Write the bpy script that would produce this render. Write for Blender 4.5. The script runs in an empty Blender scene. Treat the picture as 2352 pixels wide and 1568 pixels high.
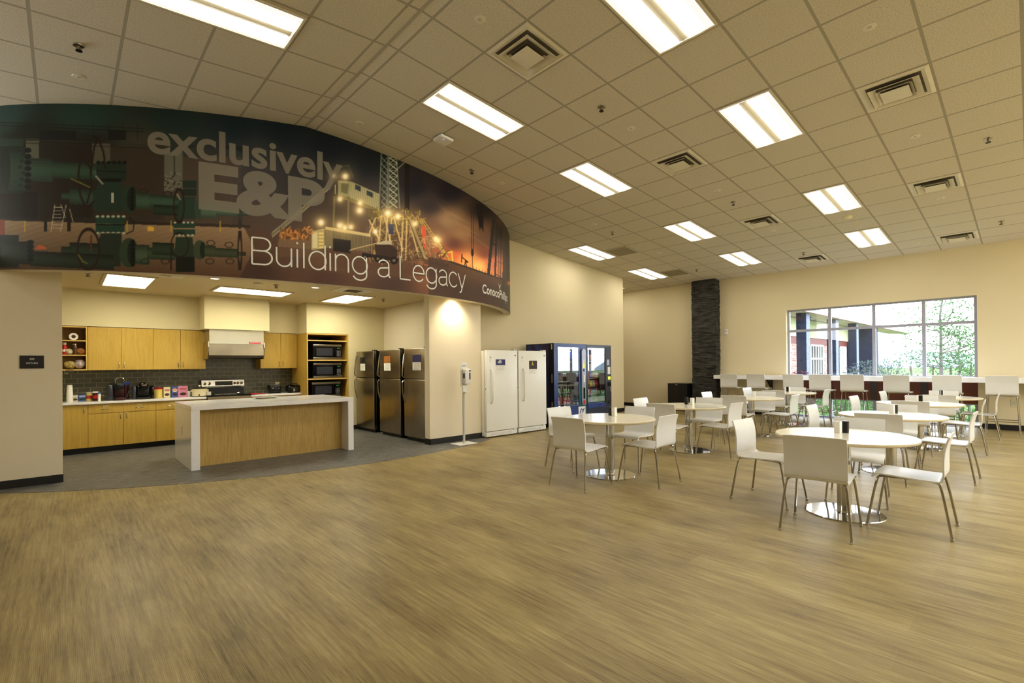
import bpy, bmesh, math, random
import numpy as np
from mathutils import Vector, Matrix
random.seed(7)
rng = np.random.default_rng(7)
PI = math.pi
SC = bpy.context.scene
COL = SC.collection

# ------------------------------------------------------------------ camera survey
F, YAW, PITCH, ROLL, CY = 1107.6, .7481, .0045, -.0093, 832.65
H = 1.411
def _axes():
    fw = np.array([math.sin(YAW)*math.cos(PITCH), math.cos(YAW)*math.cos(PITCH), math.sin(PITCH)])
    rt = np.array([math.cos(YAW), -math.sin(YAW), 0.]); up = np.cross(rt, fw)
    return math.cos(ROLL)*rt+math.sin(ROLL)*up, -math.sin(ROLL)*rt+math.cos(ROLL)*up, fw
RT, UP, FW = _axes()
O3 = np.array([0, 0, H])
def ray(u, v): return (u-1176)/F*RT-(v-CY)/F*UP+FW
def Pz(u, v, z=0.): d = ray(u, v); return O3+d*(z-H)/d[2]
def Py(u, v, y): d = ray(u, v); return O3+d*y/d[1]
def Px(u, v, x): d = ray(u, v); return O3+d*x/d[0]
cam_d = bpy.data.cameras.new('camera'); cam = bpy.data.objects.new('camera', cam_d); COL.objects.link(cam)
cam.matrix_world = Matrix(((RT[0], UP[0], -FW[0], 0), (RT[1], UP[1], -FW[1], 0), (RT[2], UP[2], -FW[2], H), (0, 0, 0, 1)))
cam_d.sensor_width = 36.; cam_d.sensor_fit = 'HORIZONTAL'
cam_d.lens = F/2352*36; cam_d.shift_y = (CY-784)/2352; cam_d.clip_start = .05; cam_d.clip_end = 500
SC.camera = cam

# ------------------------------------------------------------------ main dimensions
T = .64; SL = .081; CS, SN, TN = math.cos(SL), math.sin(SL), math.tan(SL)
RX, RZ, GY = 3.2358, 4.6856, 5.15
XR = 2.466; ZR = RZ+TN*(RX-XR)
YV, XE, XW = 8.275, 12.22, 13.947          # vending wall, its free end, window wall
def zc(x): return ZR-TN*abs(x-XR)
ZB, ZK = 2.58, 2.76                        # underside of the curved wall, kitchen ceiling

# ------------------------------------------------------------------ materials
def s2l(c): return tuple((x/12.92 if x <= .04045 else ((x+.055)/1.055)**2.4) for x in [v/255 for v in c])
MATS = {}
class NT:
    def __init__(s, name):
        s.m = bpy.data.materials.new(name); s.m.use_nodes = True; s.t = s.m.node_tree; s.t.nodes.clear()
        s.out = s.n('ShaderNodeOutputMaterial')
    def n(s, typ, **kw):
        x = s.t.nodes.new(typ)
        for k, v in kw.items():
            if k[0] == '_': x.inputs[int(k[1:])].default_value = v
            else: setattr(x, k, v)
        return x
    def l(s, a, b): s.t.links.new(a, b)
    def coord(s, scale=(1, 1, 1), rot=(0, 0, 0), kind='Object'):
        c = s.n('ShaderNodeTexCoord'); m = s.n('ShaderNodeMapping'); m.inputs['Scale'].default_value = scale
        m.inputs['Rotation'].default_value = rot; s.l(c.outputs[kind], m.inputs[0]); return m.outputs[0]
    def noise(s, vec, scale, detail=3, rough=.55):
        x = s.n('ShaderNodeTexNoise'); x.inputs['Scale'].default_value = scale; x.inputs['Detail'].default_value = detail
        x.inputs['Roughness'].default_value = rough; s.l(vec, x.inputs['Vector']); return x.outputs[0]
    def ramp(s, fac, stops):
        r = s.n('ShaderNodeValToRGB'); e = r.color_ramp.elements
        while len(e) < len(stops): e.new(.5)
        for k, (p, c) in enumerate(stops): e[k].position = p; e[k].color = (*c, 1)
        s.l(fac, r.inputs[0]); return r.outputs[0]
    def mix(s, fac, a, b, mode='MIX'):
        x = s.n('ShaderNodeMix', data_type='RGBA', blend_type=mode)
        for sock, val in ((x.inputs[0], fac), (x.inputs[6], a), (x.inputs[7], b)):
            if hasattr(val, 'is_linked') or hasattr(val, 'links'): s.l(val, sock)
            else: sock.default_value = val if not isinstance(val, tuple) else (*val[:3], 1)
        return x.outputs[2]
    def bsdf(s, col, rough=.5, metal=0., spec=.5, bump=None, bstr=.2, bdist=.01, coat=0, emit=None, estr=0):
        b = s.n('ShaderNodeBsdfPrincipled')
        if hasattr(col, 'links'): s.l(col, b.inputs['Base Color'])
        else: b.inputs['Base Color'].default_value = (*col, 1)
        if hasattr(rough, 'links'): s.l(rough, b.inputs['Roughness'])
        else: b.inputs['Roughness'].default_value = rough
        b.inputs['Metallic'].default_value = metal; b.inputs['Specular IOR Level'].default_value = spec
        b.inputs['Coat Weight'].default_value = coat
        if emit: b.inputs['Emission Color'].default_value = (*emit, 1); b.inputs['Emission Strength'].default_value = estr
        if bump is not None:
            k = s.n('ShaderNodeBump'); k.inputs['Strength'].default_value = bstr; k.inputs['Distance'].default_value = bdist
            s.l(bump, k.inputs['Height']); s.l(k.outputs[0], b.inputs['Normal'])
        s.l(b.outputs[0], s.out.inputs[0]); return b
def plain(name, rgb, rough=.5, metal=0., var=.06, scale=6, spec=.5, bstr=0., coat=0, emit=None, estr=0):
    """a flat paint or plastic: the colour drifts slightly over noise"""
    t = NT(name); c = s2l(rgb); v = t.noise(t.coord(), scale)
    col = t.ramp(v, [(.3, tuple(x*(1-var) for x in c)), (.7, tuple(min(1, x*(1+var)) for x in c))])
    bump = t.noise(t.coord(), scale*40, 2) if bstr else None
    t.bsdf(col, rough, metal, spec, bump, bstr, .002, coat, emit, estr); MATS[name] = t.m; return t.m
M = lambda n: MATS[n]
plain('wall', (226, 213, 178), .75, var=.015, scale=.6, spec=.25, bstr=.05)
plain('wall_kitchen', (224, 212, 172), .75, var=.015, scale=.6, spec=.25)
plain('wall_white', (228, 216, 190), .75, var=.015, scale=.6, spec=.25)
plain('base_black', (32, 29, 27), .5)
plain('black', (14, 13, 13), .35)
plain('black_gloss', (10, 10, 11), .12)
plain('rubber', (28, 28, 28), .8)
plain('white_plastic', (232, 230, 222), .4, var=.02)
plain('white_enamel', (236, 235, 226), .32, var=.01)
plain('shade_grey', (196, 194, 184), .4)
plain('chair_white', (232, 231, 226), .28, var=.015, spec=.5)
plain('table_white', (240, 234, 214), .16, var=.015, spec=.5)
plain('table_edge', (226, 210, 172), .4)
plain('quartz', (240, 237, 234), .14, var=.02, scale=30)
plain('chrome', (205, 205, 205), .09, 1., var=.02)
plain('chrome_tube', (178, 174, 166), .16, 1., var=.03)
plain('steel', (172, 162, 144), .3, 1., var=.05)
plain('steel_bright', (190, 184, 170), .22, 1., var=.05)
plain('hood_steel', (196, 192, 178), .32, .9, var=.03)
plain('navy', (34, 38, 58), .3)
plain('vend_blue', (40, 62, 128), .3, var=.35, scale=3)
plain('vend_teal', (24, 92, 108), .3, var=.4, scale=4)
plain('vend_purple', (44, 34, 78), .35, var=.5, scale=4)
plain('vend_grey', (150, 152, 160), .3, .3)
plain('vend_inside', (70, 82, 96), .6)
plain('paper', (236, 234, 226), .7)
plain('paper_blue', (52, 52, 110), .5, var=.5, scale=30)
plain('paper_dark', (52, 26, 24), .5, var=.6, scale=40)
plain('paper_orange', (170, 110, 50), .5, var=.6, scale=40)
plain('paper_black', (26, 26, 30), .5, var=.6, scale=40)
plain('yellow', (230, 205, 60), .5)
plain('vinyl_letter', (238, 236, 226), .5)
plain('sign_black', (34, 30, 32), .4)
plain('door_panel', (116, 62, 42), .45, var=.06)
plain('mullion_dark', (72, 60, 56), .4)
plain('frame_white', (168, 168, 180), .4)
plain('ceil_white', (222, 212, 186), .7, var=.02)
plain('diffuser_white', (226, 218, 196), .5)
plain('dark_gap', (104, 96, 80), .8)
plain('kitchen_ceiling', (224, 206, 160), .8, var=.01, scale=.5)
plain('cream_enamel', (226, 216, 178), .25)
plain('maroon', (64, 22, 26), .25)
plain('red', (190, 24, 30), .45)
plain('clear_dark', (60, 62, 70), .15)
plain('cup_white', (240, 238, 228), .5)
plain('tub_yellow', (224, 202, 112), .45)
plain('box_red', (178, 60, 40), .5, var=.2, scale=30)
plain('box_blue', (64, 96, 170), .5, var=.2, scale=30)
plain('box_pink', (214, 140, 168), .5, var=.1, scale=30)
plain('choc', (70, 38, 26), .5, var=.3, scale=40)
plain('bottle_blue', (40, 66, 160), .3)
plain('bag', (196, 182, 150), .35, var=.5, scale=25)
plain('foil_yellow', (176, 158, 96), .3, var=.55, scale=30)
plain('foil_pale', (188, 172, 172), .3, var=.5, scale=34)
plain('glass_brown', (86, 60, 36), .15)
plain('green_led', (30, 120, 50), .5, emit=(0, 1, .2), estr=.12)
plain('blue_led', (60, 80, 255), .5, emit=(.1, .2, 1), estr=6)
plain('yellow_led', (220, 220, 60), .5, emit=(.8, .8, .1), estr=.5)
plain('roof_metal', (84, 78, 80), .5)
plain('roof_trim', (128, 74, 70), .5)
plain('soffit_ext', (204, 200, 186), .8)
plain('siding', (206, 208, 176), .8)
plain('bark', (108, 102, 100), .9, var=.3, scale=20)
plain('post_wood', (104, 96, 92), .9, var=.2)
plain('hill', (112, 122, 124), 1., var=.1, scale=.05)
def emitter(name, rgb, st):
    t = NT(name); e = t.n('ShaderNodeEmission'); e.inputs[0].default_value = (*rgb, 1); e.inputs[1].default_value = st
    t.l(e.outputs[0], t.out.inputs[0]); MATS[name] = t.m
emitter('lamp', (1., .97, .89), 13.5)
emitter('housing_glow', (1., .97, .9), .95)  # no lamp: the housing emits the brightness its lenses would throw on it
emitter('lamp_kitchen', (1., .95, .76), 16.)
emitter('lamp_vend', (.9, .96, 1.), 22.)
emitter('lamp_small', (1., .9, .7), 4.)

def ceiling_mat():
    t = NT('ceiling_tile'); co = t.n('ShaderNodeTexCoord'); sp = t.n('ShaderNodeSeparateXYZ'); t.l(co.outputs['Object'], sp.inputs[0])
    def line(sock, w):
        d = t.n('ShaderNodeMath', operation='DIVIDE', _1=T); t.l(sock, d.inputs[0])
        a = t.n('ShaderNodeMath', operation='ADD', _1=.5); t.l(d.outputs[0], a.inputs[0])
        f = t.n('ShaderNodeMath', operation='FRACT'); t.l(a.outputs[0], f.inputs[0])
        s = t.n('ShaderNodeMath', operation='SUBTRACT', _1=.5); t.l(f.outputs[0], s.inputs[0])
        b = t.n('ShaderNodeMath', operation='ABSOLUTE'); t.l(s.outputs[0], b.inputs[0])
        c = t.n('ShaderNodeMath', operation='LESS_THAN', _1=w/T); t.l(b.outputs[0], c.inputs[0]); return c.outputs[0]
    m = t.n('ShaderNodeMath', operation='MAXIMUM'); t.l(line(sp.outputs[0], .0135), m.inputs[0]); t.l(line(sp.outputs[1], .0135), m.inputs[1])
    n = t.noise(t.coord(), 95, 4, .75)
    tile = t.ramp(n, [(.36, s2l((176, 167, 146))), (.5, s2l((221, 212, 192))), (.7, s2l((230, 222, 204)))])
    big = t.noise(t.coord(), .7, 1); tile = t.mix(big, tile, t.mix(.5, tile, s2l((210, 203, 186))))
    col = t.mix(m.outputs[0], tile, s2l((176, 168, 150)))
    t.bsdf(col, .9, 0, .1, n, .25, .004); MATS['ceiling_tile'] = t.m
ceiling_mat()

def floor_wood():
    t = NT('floor_vinyl_wood')
    br = t.n('ShaderNodeTexBrick'); br.offset = .37; br.inputs['Scale'].default_value = 1.; br.inputs['Brick Width'].default_value = 1.22
    br.inputs['Row Height'].default_value = .23; br.inputs['Mortar Size'].default_value = .0008; br.inputs['Bias'].default_value = 0
    br.inputs['Color1'].default_value = (.25, .25, .25, 1); br.inputs['Color2'].default_value = (.75, .75, .75, 1); br.inputs['Mortar'].default_value = (.2, .2, .2, 1)
    t.l(t.coord((1, 1, 1), (0, 0, PI/2)), br.inputs['Vector'])
    g1 = t.noise(t.coord((26, 1., 1)), 1.8, 6, .66); g2 = t.noise(t.coord((110, 3.2, 1)), 2.2, 5, .7); g3 = t.noise(t.coord((2.4, .8, 1)), 1.6, 3)
    a = t.mix(.45, g1, g2); a = t.mix(.28, a, g3); a = t.mix(.07, a, br.outputs[0])
    col = t.ramp(a, [(.37, s2l((98, 84, 54))), (.46, s2l((146, 128, 86))), (.55, s2l((171, 153, 105))), (.67, s2l((200, 184, 134)))])
    w = t.n('ShaderNodeTexWave', wave_type='BANDS', bands_direction='X'); w.inputs['Scale'].default_value = 45; w.inputs['Distortion'].default_value = .6
    t.l(t.coord(), w.inputs[0])
    col = t.mix(.12, col, w.outputs[0], 'OVERLAY')
    rr = t.ramp(g2, [(.3, (.34,)*3), (.7, (.47,)*3)])
    t.bsdf(col, rr, 0, .38, g2, .12, .003); MATS['floor_vinyl_wood'] = t.m
floor_wood()
def floor_grey():
    t = NT('floor_vinyl_grey')
    g1 = t.noise(t.coord((2.2, 24, 1)), 2., 6, .7); g2 = t.noise(t.coord((8, 80, 1)), 2., 4, .65)
    a = t.mix(.4, g1, g2)
    col = t.ramp(a, [(.38, s2l((44, 44, 43))), (.5, s2l((104, 103, 99))), (.62, s2l((162, 160, 153)))])
    t.bsdf(col, .42, 0, .35, g2, .1, .003); MATS['floor_vinyl_grey'] = t.m
floor_grey()
def wood(name, c0, c1, c2, axis='Z', rough=.4, sc=1.):
    t = NT(name); k = {'Z': (14*sc, 14*sc, .9*sc), 'X': (.9*sc, 14*sc, 14*sc)}[axis]
    g = t.noise(t.coord(k), 2.2, 5, .6); k2 = tuple(v*5 for v in k); g2 = t.noise(t.coord(k2), 2., 3)
    col = t.ramp(t.mix(.35, g, g2), [(.3, s2l(c0)), (.5, s2l(c1)), (.72, s2l(c2))])
    t.bsdf(col, rough, 0, .4); MATS[name] = t.m
wood('maple', (186, 152, 66), (202, 168, 80), (212, 182, 98))
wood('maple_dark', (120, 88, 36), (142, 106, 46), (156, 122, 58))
wood('maple_edge', (206, 170, 96), (216, 182, 108), (224, 194, 124), 'X')
wood('oak_panel', (170, 138, 72), (192, 160, 92), (206, 178, 112), 'Z', .35, 1.6)
def tile_mat():
    t = NT('glass_tile')
    br = t.n('ShaderNodeTexBrick'); br.offset = .5; br.inputs['Scale'].default_value = 1.; br.inputs['Brick Width'].default_value = .165
    br.inputs['Row Height'].default_value = .083; br.inputs['Mortar Size'].default_value = .004
    br.inputs['Color1'].default_value = (*s2l((82, 80, 64)), 1); br.inputs['Color2'].default_value = (*s2l((96, 94, 76)), 1); br.inputs['Mortar'].default_value = (*s2l((140, 136, 116)), 1)
    t.l(t.coord((1, 1, 1), (PI/2, 0, 0)), br.inputs['Vector'])
    t.bsdf(br.outputs[0], .2, 0, .5, br.outputs[1], -.3, .003); MATS['glass_tile'] = t.m
tile_mat()
def stone_mat(name, c0, c1):
    t = NT(name); n = t.noise(t.coord((1.6, 1.6, 14)), 2.4, 3); m = t.noise(t.coord(), 60, 3)
    col = t.ramp(t.mix(.12, n, m), [(.34, s2l(c0)), (.66, s2l(c1))]); t.bsdf(col, .75, 0, .35, m, .2, .006); MATS[name] = t.m
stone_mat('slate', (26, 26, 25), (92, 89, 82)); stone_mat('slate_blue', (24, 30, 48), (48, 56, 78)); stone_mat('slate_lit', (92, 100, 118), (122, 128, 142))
def brick_mat():
    t = NT('brick_ext'); br = t.n('ShaderNodeTexBrick'); br.inputs['Scale'].default_value = 1.; br.inputs['Brick Width'].default_value = .3; br.inputs['Row Height'].default_value = .1
    br.inputs['Mortar Size'].default_value = .012; br.inputs['Color1'].default_value = (*s2l((160, 92, 80)), 1); br.inputs['Color2'].default_value = (*s2l((200, 158, 148)), 1); br.inputs['Mortar'].default_value = (*s2l((206, 194, 188)), 1)
    t.l(t.coord((1, 1, 1), (PI/2, 0, 0)), br.inputs['Vector']); t.bsdf(br.outputs[0], .9); MATS['brick_ext'] = t.m
brick_mat()
def grass_mat():
    t = NT('lawn'); n = t.noise(t.coord(), 3, 5); col = t.ramp(n, [(.3, s2l((58, 78, 40))), (.7, s2l((104, 118, 76)))]); t.bsdf(col, .95, 0, .1); MATS['lawn'] = t.m
grass_mat()
def leaf_mat(name, a, b):
    t = NT(name); n = t.noise(t.coord(), 9, 2); col = t.ramp(n, [(.3, s2l(a)), (.7, s2l(b))])
    d = t.n('ShaderNodeBsdfDiffuse'); t.l(col, d.inputs[0]); r = t.n('ShaderNodeBsdfTranslucent'); t.l(col, r.inputs[0]); x = t.n('ShaderNodeMixShader'); x.inputs[0].default_value = .45
    t.l(d.outputs[0], x.inputs[1]); t.l(r.outputs[0], x.inputs[2]); t.l(x.outputs[0], t.out.inputs[0]); MATS[name] = t.m
leaf_mat('leaf_green', (58, 92, 52), (96, 132, 78)); leaf_mat('leaf_grey', (78, 92, 86), (112, 126, 120)); leaf_mat('leaf_red', (88, 44, 52), (122, 76, 84))
def glass(name, tint, refl=.5):
    t = NT(name); tr = t.n('ShaderNodeBsdfTransparent'); tr.inputs[0].default_value = (*tint, 1)
    g = t.n('ShaderNodeBsdfGlossy'); g.inputs['Roughness'].default_value = .01
    f = t.n('ShaderNodeFresnel'); ge = t.n('ShaderNodeNewGeometry'); io = t.n('ShaderNodeMath', operation='MULTIPLY_ADD', _1=-.8333, _2=1.5); t.l(ge.outputs['Backfacing'], io.inputs[0]); t.l(io.outputs[0], f.inputs[0]); k = t.n('ShaderNodeMath', operation='MULTIPLY_ADD', _1=refl, _2=.02); t.l(f.outputs[0], k.inputs[0])
    x = t.n('ShaderNodeMixShader'); t.l(k.outputs[0], x.inputs[0]); t.l(tr.outputs[0], x.inputs[1]); t.l(g.outputs[0], x.inputs[2]); t.l(x.outputs[0], t.out.inputs[0]); MATS[name] = t.m
glass('window_glass', (.97, .98, 1.), .6); glass('vend_glass', (.9, .94, .96), 2.2); glass('jar_glass', (.8, .78, .7), 1.)

# ------------------------------------------------------------------ mesh builder
class B:
    def __init__(s): s.b = bmesh.new()
    def box(s, x0, x1, y0, y1, z0, z1, bev=0., seg=1):
        t = bmesh.new(); bmesh.ops.create_cube(t, size=1.)
        for v in t.verts: v.co = Vector(((x0+x1)/2+v.co.x*(x1-x0), (y0+y1)/2+v.co.y*(y1-y0), (z0+z1)/2+v.co.z*(z1-z0)))
        if bev > 0: bmesh.ops.bevel(t, geom=t.edges[:], offset=min(bev, .49*min(abs(x1-x0), abs(y1-y0), abs(z1-z0))), segments=seg, profile=.5, affect='EDGES')
        s.join(t); return s
    def join(s, t, mat=None):
        if mat is not None: bmesh.ops.transform(t, matrix=mat, verts=t.verts[:])
        me = bpy.data.meshes.new('tmp'); t.to_mesh(me); t.free(); s.b.from_mesh(me); bpy.data.meshes.remove(me)
    def poly(s, *pts):
        s.b.faces.new([s.b.verts.new(Vector([float(c) for c in p])) for p in pts]); return s
    def prism(s, pts, a, b, axis='z'):
        f = {'z': lambda p, h: (p[0], p[1], h), 'y': lambda p, h: (p[0], h, p[1]), 'x': lambda p, h: (h, p[0], p[1])}[axis]
        lo = [s.b.verts.new(f(p, a)) for p in pts]; hi = [s.b.verts.new(f(p, b)) for p in pts]; n = len(pts)
        fs = [s.b.faces.new(lo[::-1]), s.b.faces.new(hi)]
        for k in range(n): fs.append(s.b.faces.new((lo[k], lo[(k+1) % n], hi[(k+1) % n], hi[k])))
        bmesh.ops.recalc_face_normals(s.b, faces=fs); return s
    def cyl(s, p0, p1, r0, r1=None, n=16):
        r1 = r0 if r1 is None else r1; p0, p1 = Vector(p0), Vector(p1); d = p1-p0
        t = bmesh.new(); bmesh.ops.create_cone(t, cap_ends=True, segments=n, radius1=r0, radius2=max(r1, 1e-5), depth=d.length)
        s.join(t, Matrix.Translation((p0+p1)/2) @ d.to_track_quat('Z', 'Y').to_matrix().to_4x4()); return s
    def tube(s, pts, r, n=8):
        pts = [Vector(p) for p in pts]; rings = []; up = None
        for k, p in enumerate(pts):
            d = (pts[min(k+1, len(pts)-1)]-pts[max(k-1, 0)]).normalized()
            if up is None: up = d.orthogonal().normalized()
            up = (up-d*up.dot(d)).normalized(); sd = d.cross(up)
            rr = r[k] if isinstance(r, (list, tuple)) else r
            rings.append([s.b.verts.new(p+(up*math.cos(2*PI*a/n)+sd*math.sin(2*PI*a/n))*rr) for a in range(n)])
        fs = []
        for a, b in zip(rings, rings[1:]):
            for k in range(n): fs.append(s.b.faces.new((a[k], a[(k+1) % n], b[(k+1) % n], b[k])))
        fs.append(s.b.faces.new(rings[0][::-1])); fs.append(s.b.faces.new(rings[-1])); bmesh.ops.recalc_face_normals(s.b, faces=fs); return s
    def lathe(s, prof, c=(0, 0, 0), n=32):
        rings = []
        for r, z in prof: rings.append([s.b.verts.new((c[0]+max(r, 1e-4)*math.cos(2*PI*a/n), c[1]+max(r, 1e-4)*math.sin(2*PI*a/n), c[2]+z)) for a in range(n)])
        fs = []
        for a, b in zip(rings, rings[1:]):
            for k in range(n): fs.append(s.b.faces.new((a[k], a[(k+1) % n], b[(k+1) % n], b[k])))
        fs.append(s.b.faces.new(rings[0][::-1])); fs.append(s.b.faces.new(rings[-1])); bmesh.ops.recalc_face_normals(s.b, faces=fs); return s
    def ball(s, c, r, sub=2, jit=0.):
        t = bmesh.new(); bmesh.ops.create_icosphere(t, subdivisions=sub, radius=1.)
        r = (r, r, r) if not isinstance(r, tuple) else r
        for v in t.verts:
            k = 1+random.uniform(-jit, jit); v.co = Vector((c[0]+v.co.x*r[0]*k, c[1]+v.co.y*r[1]*k, c[2]+v.co.z*r[2]*k))
        s.join(t); return s
    def make(s, name, mat, parent=None, smooth=False, world=True, loc=None):
        """links everything gathered as ONE mesh object; world: coordinates are the room's, made local to the parent's base"""
        me = bpy.data.meshes.new(name); o = bpy.data.objects.new(name, me); COL.objects.link(o)
        if parent is not None:
            if world:
                off = Vector(parent.location); q = parent.parent
                while q is not None: off += Vector(q.location); q = q.parent
                bmesh.ops.translate(s.b, vec=-off, verts=s.b.verts[:])
            o.parent = parent
        elif loc is not None:
            bmesh.ops.translate(s.b, vec=-Vector(loc), verts=s.b.verts[:]); o.location = loc
        s.b.to_mesh(me); s.b.free()
        for m in (mat if isinstance(mat, (list, tuple)) else [mat]): me.materials.append(M(m) if isinstance(m, str) else m)
        if smooth:
            for p in me.polygons: p.use_smooth = True
            try: me.set_sharp_from_angle(angle=math.radians(40))
            except Exception: pass
        return o
def tag(o, label, cat, group=None, kind=None):
    if label: o['label'] = label
    if cat: o['category'] = cat
    if group: o['group'] = group
    if kind: o['kind'] = kind
    return o
def thing(name, label, cat, loc=(0, 0, 0), rotz=0., group=None, rot=None):
    o = bpy.data.objects.new(name, None); COL.objects.link(o); o.location = [float(c) for c in loc]; o.rotation_euler = rot or (0, 0, rotz)
    o.empty_display_size = .1; return tag(o, label, cat, group)
def struct(b, name, mat, smooth=False):
    o = b.make(name, mat, smooth=smooth); o['kind'] = 'structure'; return o
def dup(root, loc, rotz=0., label=None, group=None, rot=None):
    r = root.copy(); COL.objects.link(r); r.location = [float(c) for c in loc]; r.rotation_euler = rot or (0, 0, rotz)
    if label: r['label'] = label
    if group: r['group'] = group
    for ch in list(root.children):
        c = ch.copy(); COL.objects.link(c); c.parent = r
        for g in list(ch.children):
            d = g.copy(); COL.objects.link(d); d.parent = c
    return r
def text_tris(txt, offset=0., spacing=1., shear=0.):
    """outlines of a line of writing as (verts, faces), capital height 1"""
    cu = bpy.data.curves.new('line', 'FONT'); cu.body = txt; cu.size = 1.; cu.offset = offset; cu.space_character = spacing; cu.resolution_u = 6; cu.shear = shear
    o = bpy.data.objects.new('line', cu); COL.objects.link(o); dg = bpy.context.evaluated_depsgraph_get(); e = o.evaluated_get(dg); me = e.to_mesh()
    bm = bmesh.new(); bm.from_mesh(me); e.to_mesh_clear(); bpy.data.objects.remove(o); bpy.data.curves.remove(cu)
    return bm
def text_on(name, txt, origin, ux, uz, width, height, mat, parent, offset=0., n_off=.002, shear=0., spacing=1., hcap=None):
    """writing laid flat on a surface: origin lower left, ux along the line, uz up"""
    bm = text_tris(txt, offset, spacing, shear); xs = [v.co.x for v in bm.verts]; ys = [v.co.y for v in bm.verts]; x0, x1, y0, y1 = min(xs), max(xs), min(ys), max(ys)
    ux, uz = Vector(ux), Vector(uz); nn = ux.cross(uz)
    kx = width/(x1-x0); ky = height/(y1-y0)
    for v in bm.verts: v.co = Vector([float(c) for c in origin])+ux*((v.co.x-x0)*kx)+uz*((v.co.y-y0)*ky)+nn*n_off
    b = B(); b.b.free(); b.b = bm; return b.make(name, mat, parent)
def cell(v0, v1, k, n): return v0+(v1-v0)*k/n

# ================================================================== THE SETTING
struct(B().box(-8, 14.3, -5.5, 12.6, -.1, 0), 'floor', 'floor_vinyl_wood')
AC, AR = (3.516, 12.894), 6.356
arc = [(x, AC[1]-math.sqrt(AR*AR-(x-AC[0])**2)) for x in np.linspace(-2.2, 5.93, 60)]
struct(B().prism(arc+[(5.93, 11.4), (-2.2, 11.4)], .0, .003), 'floor_kitchen', 'floor_vinyl_grey')

# gabled tile ceiling: two slopes and the ridge bar
cr = B().box(-1.216*T, 11.1, -8.3, 10.6, 0, .05).make('ceiling_right', 'ceiling_tile'); cr.location = (RX, GY, RZ); cr.rotation_euler = (0, SL, 0); cr['kind'] = 'structure'
LX = 2*XR-(RX-T*CS); LZ = zc(LX)
cl = B().box(-10.5, .205*T, -10.2, 7.0, 0, .05).make('ceiling_left', 'ceiling_tile'); cl.location = (LX, 5.22, LZ); cl.rotation_euler = (0, -SL, 0); cl.scale = (1, 1.05, 1); cl['kind'] = 'structure'
struct(B().box(XR-.014, XR+.014, -5.5, 6.82, ZR-.006, ZR+.01), 'trim_1', plain('grid_bar', (176, 168, 150), .7))

# walls
def wall_x(b, x0, x1, y0, y1, top=None):           # a wall along X whose head follows the roof slope
    xs = [x0]+([XR] if x0 < XR < x1 else [])+[x1]
    pts = [(x0, 0), (x1, 0)]+[(x, (top or zc(x)+.03)) for x in xs[::-1]]
    return b.prism(pts, y0, y1, 'y')
struct(wall_x(B(), 5.93, XE, YV, YV+.2), 'wall_back', 'wall')
struct(wall_x(B(), -8, -.02, 8.246, 8.4, ZK), 'wall_left', 'wall_white')
struct(B().box(4.75, 5.93, 7.275, 7.43, 0, ZK).box(5.5, 5.93, 7.43, 11.5, 0, ZK), 'wall_middle', 'wall_white')
struct(B().box(-1.6, -1.5, 8.4, 11.5, 0, ZK), 'wall_kitchen_left', 'wall_kitchen')
struct(B().box(-1.6, 5.6, 11.25, 11.5, 0, ZK), 'wall_kitchen_back', 'wall_kitchen')
struct(B().box(-1.5, 3.02, 10.9, 11.25, 2.135, ZK).box(1.9, 3.02, 10.4, 10.9, 2.135, ZK).box(3.02, 3.74, 10.9, 11.25, 2.135, ZK), 'wall_bulkhead', 'wall_kitchen')
struct(B().box(3.725, 4.63, 10.335, 11.25, 2.125, ZK).box(4.63, 5.5, 10.335, 11.25, 0, ZK), 'wall_kitchen_right', 'wall_kitchen')
struct(B().box(-1.5, 3.74, 11.235, 11.25, .86, 2.14), 'wall_backsplash', 'glass_tile')
ins = [(x, y+.15) for x, y in [(-2.2, 9.75), (-.55, 8.2), (.55, 7.45), (2, 6.98), (3.58, 6.74), (4.6, 6.8), (5.5, 7.0), (6.4, 7.32), (7.0, 7.7), (7.45, 8.12)]]
struct(B().prism(ins+[(7.45, 8.3), (5.93, 8.3), (5.93, 11.5), (-1.6, 11.5), (-2.2, 10.5)], ZK, ZK+.05), 'ceiling_kitchen', 'kitchen_ceiling')
WY0, WY1, WZ = .765, 4.395, 2.783
def wx(b, x0, x1):
    b.box(x0, x1, -5.5, WY0, 0, zc(x0)+.03).box(x0, x1, WY1, 12.6, 0, zc(x0)+.03).box(x0, x1, WY0, WY1, WZ, zc(x0)+.03); return b
struct(wx(B(), XW, XW+.24), 'wall_right', 'wall')
struct(wall_x(B(), -8, 14.2, -5.5, -5.35), 'wall_front', 'wall')
struct(B().box(-8, -7.85, -5.5, 8.3, 0, zc(-8)+.1), 'wall_west', 'wall')
struct(wall_x(B(), XE-.2, 14.2, 12.4, 12.6), 'wall_corridor', 'wall')
struct(B().box(XE-.2, XE, YV+.2, 12.5, 0, zc(XE)+.03), 'wall_corridor_side', 'wall')
# black vinyl base
def base(n, *a): struct(B().box(*a), n, 'base_black')
base('baseboard_left', -8, -.015, 8.236, 8.246, 0, .1); base('baseboard_middle', 4.742, 5.93, 7.265, 7.275, 0, .105)
struct(B().box(4.742, 4.75, 7.265, 7.43, 0, .105), 'baseboard_middle_end', 'base_black')
base('baseboard_back', 5.93, XE+.008, YV-.01, YV, 0, .105); base('baseboard_right', XW-.01, XW, -5.3, WY0, 0, .11)
base('baseboard_far', XW-.01, XW, WY1, 12.4, 0, .11); base('baseboard_kitchen', 4.63, 5.5, 10.325, 10.335, 0, .1)

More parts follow.
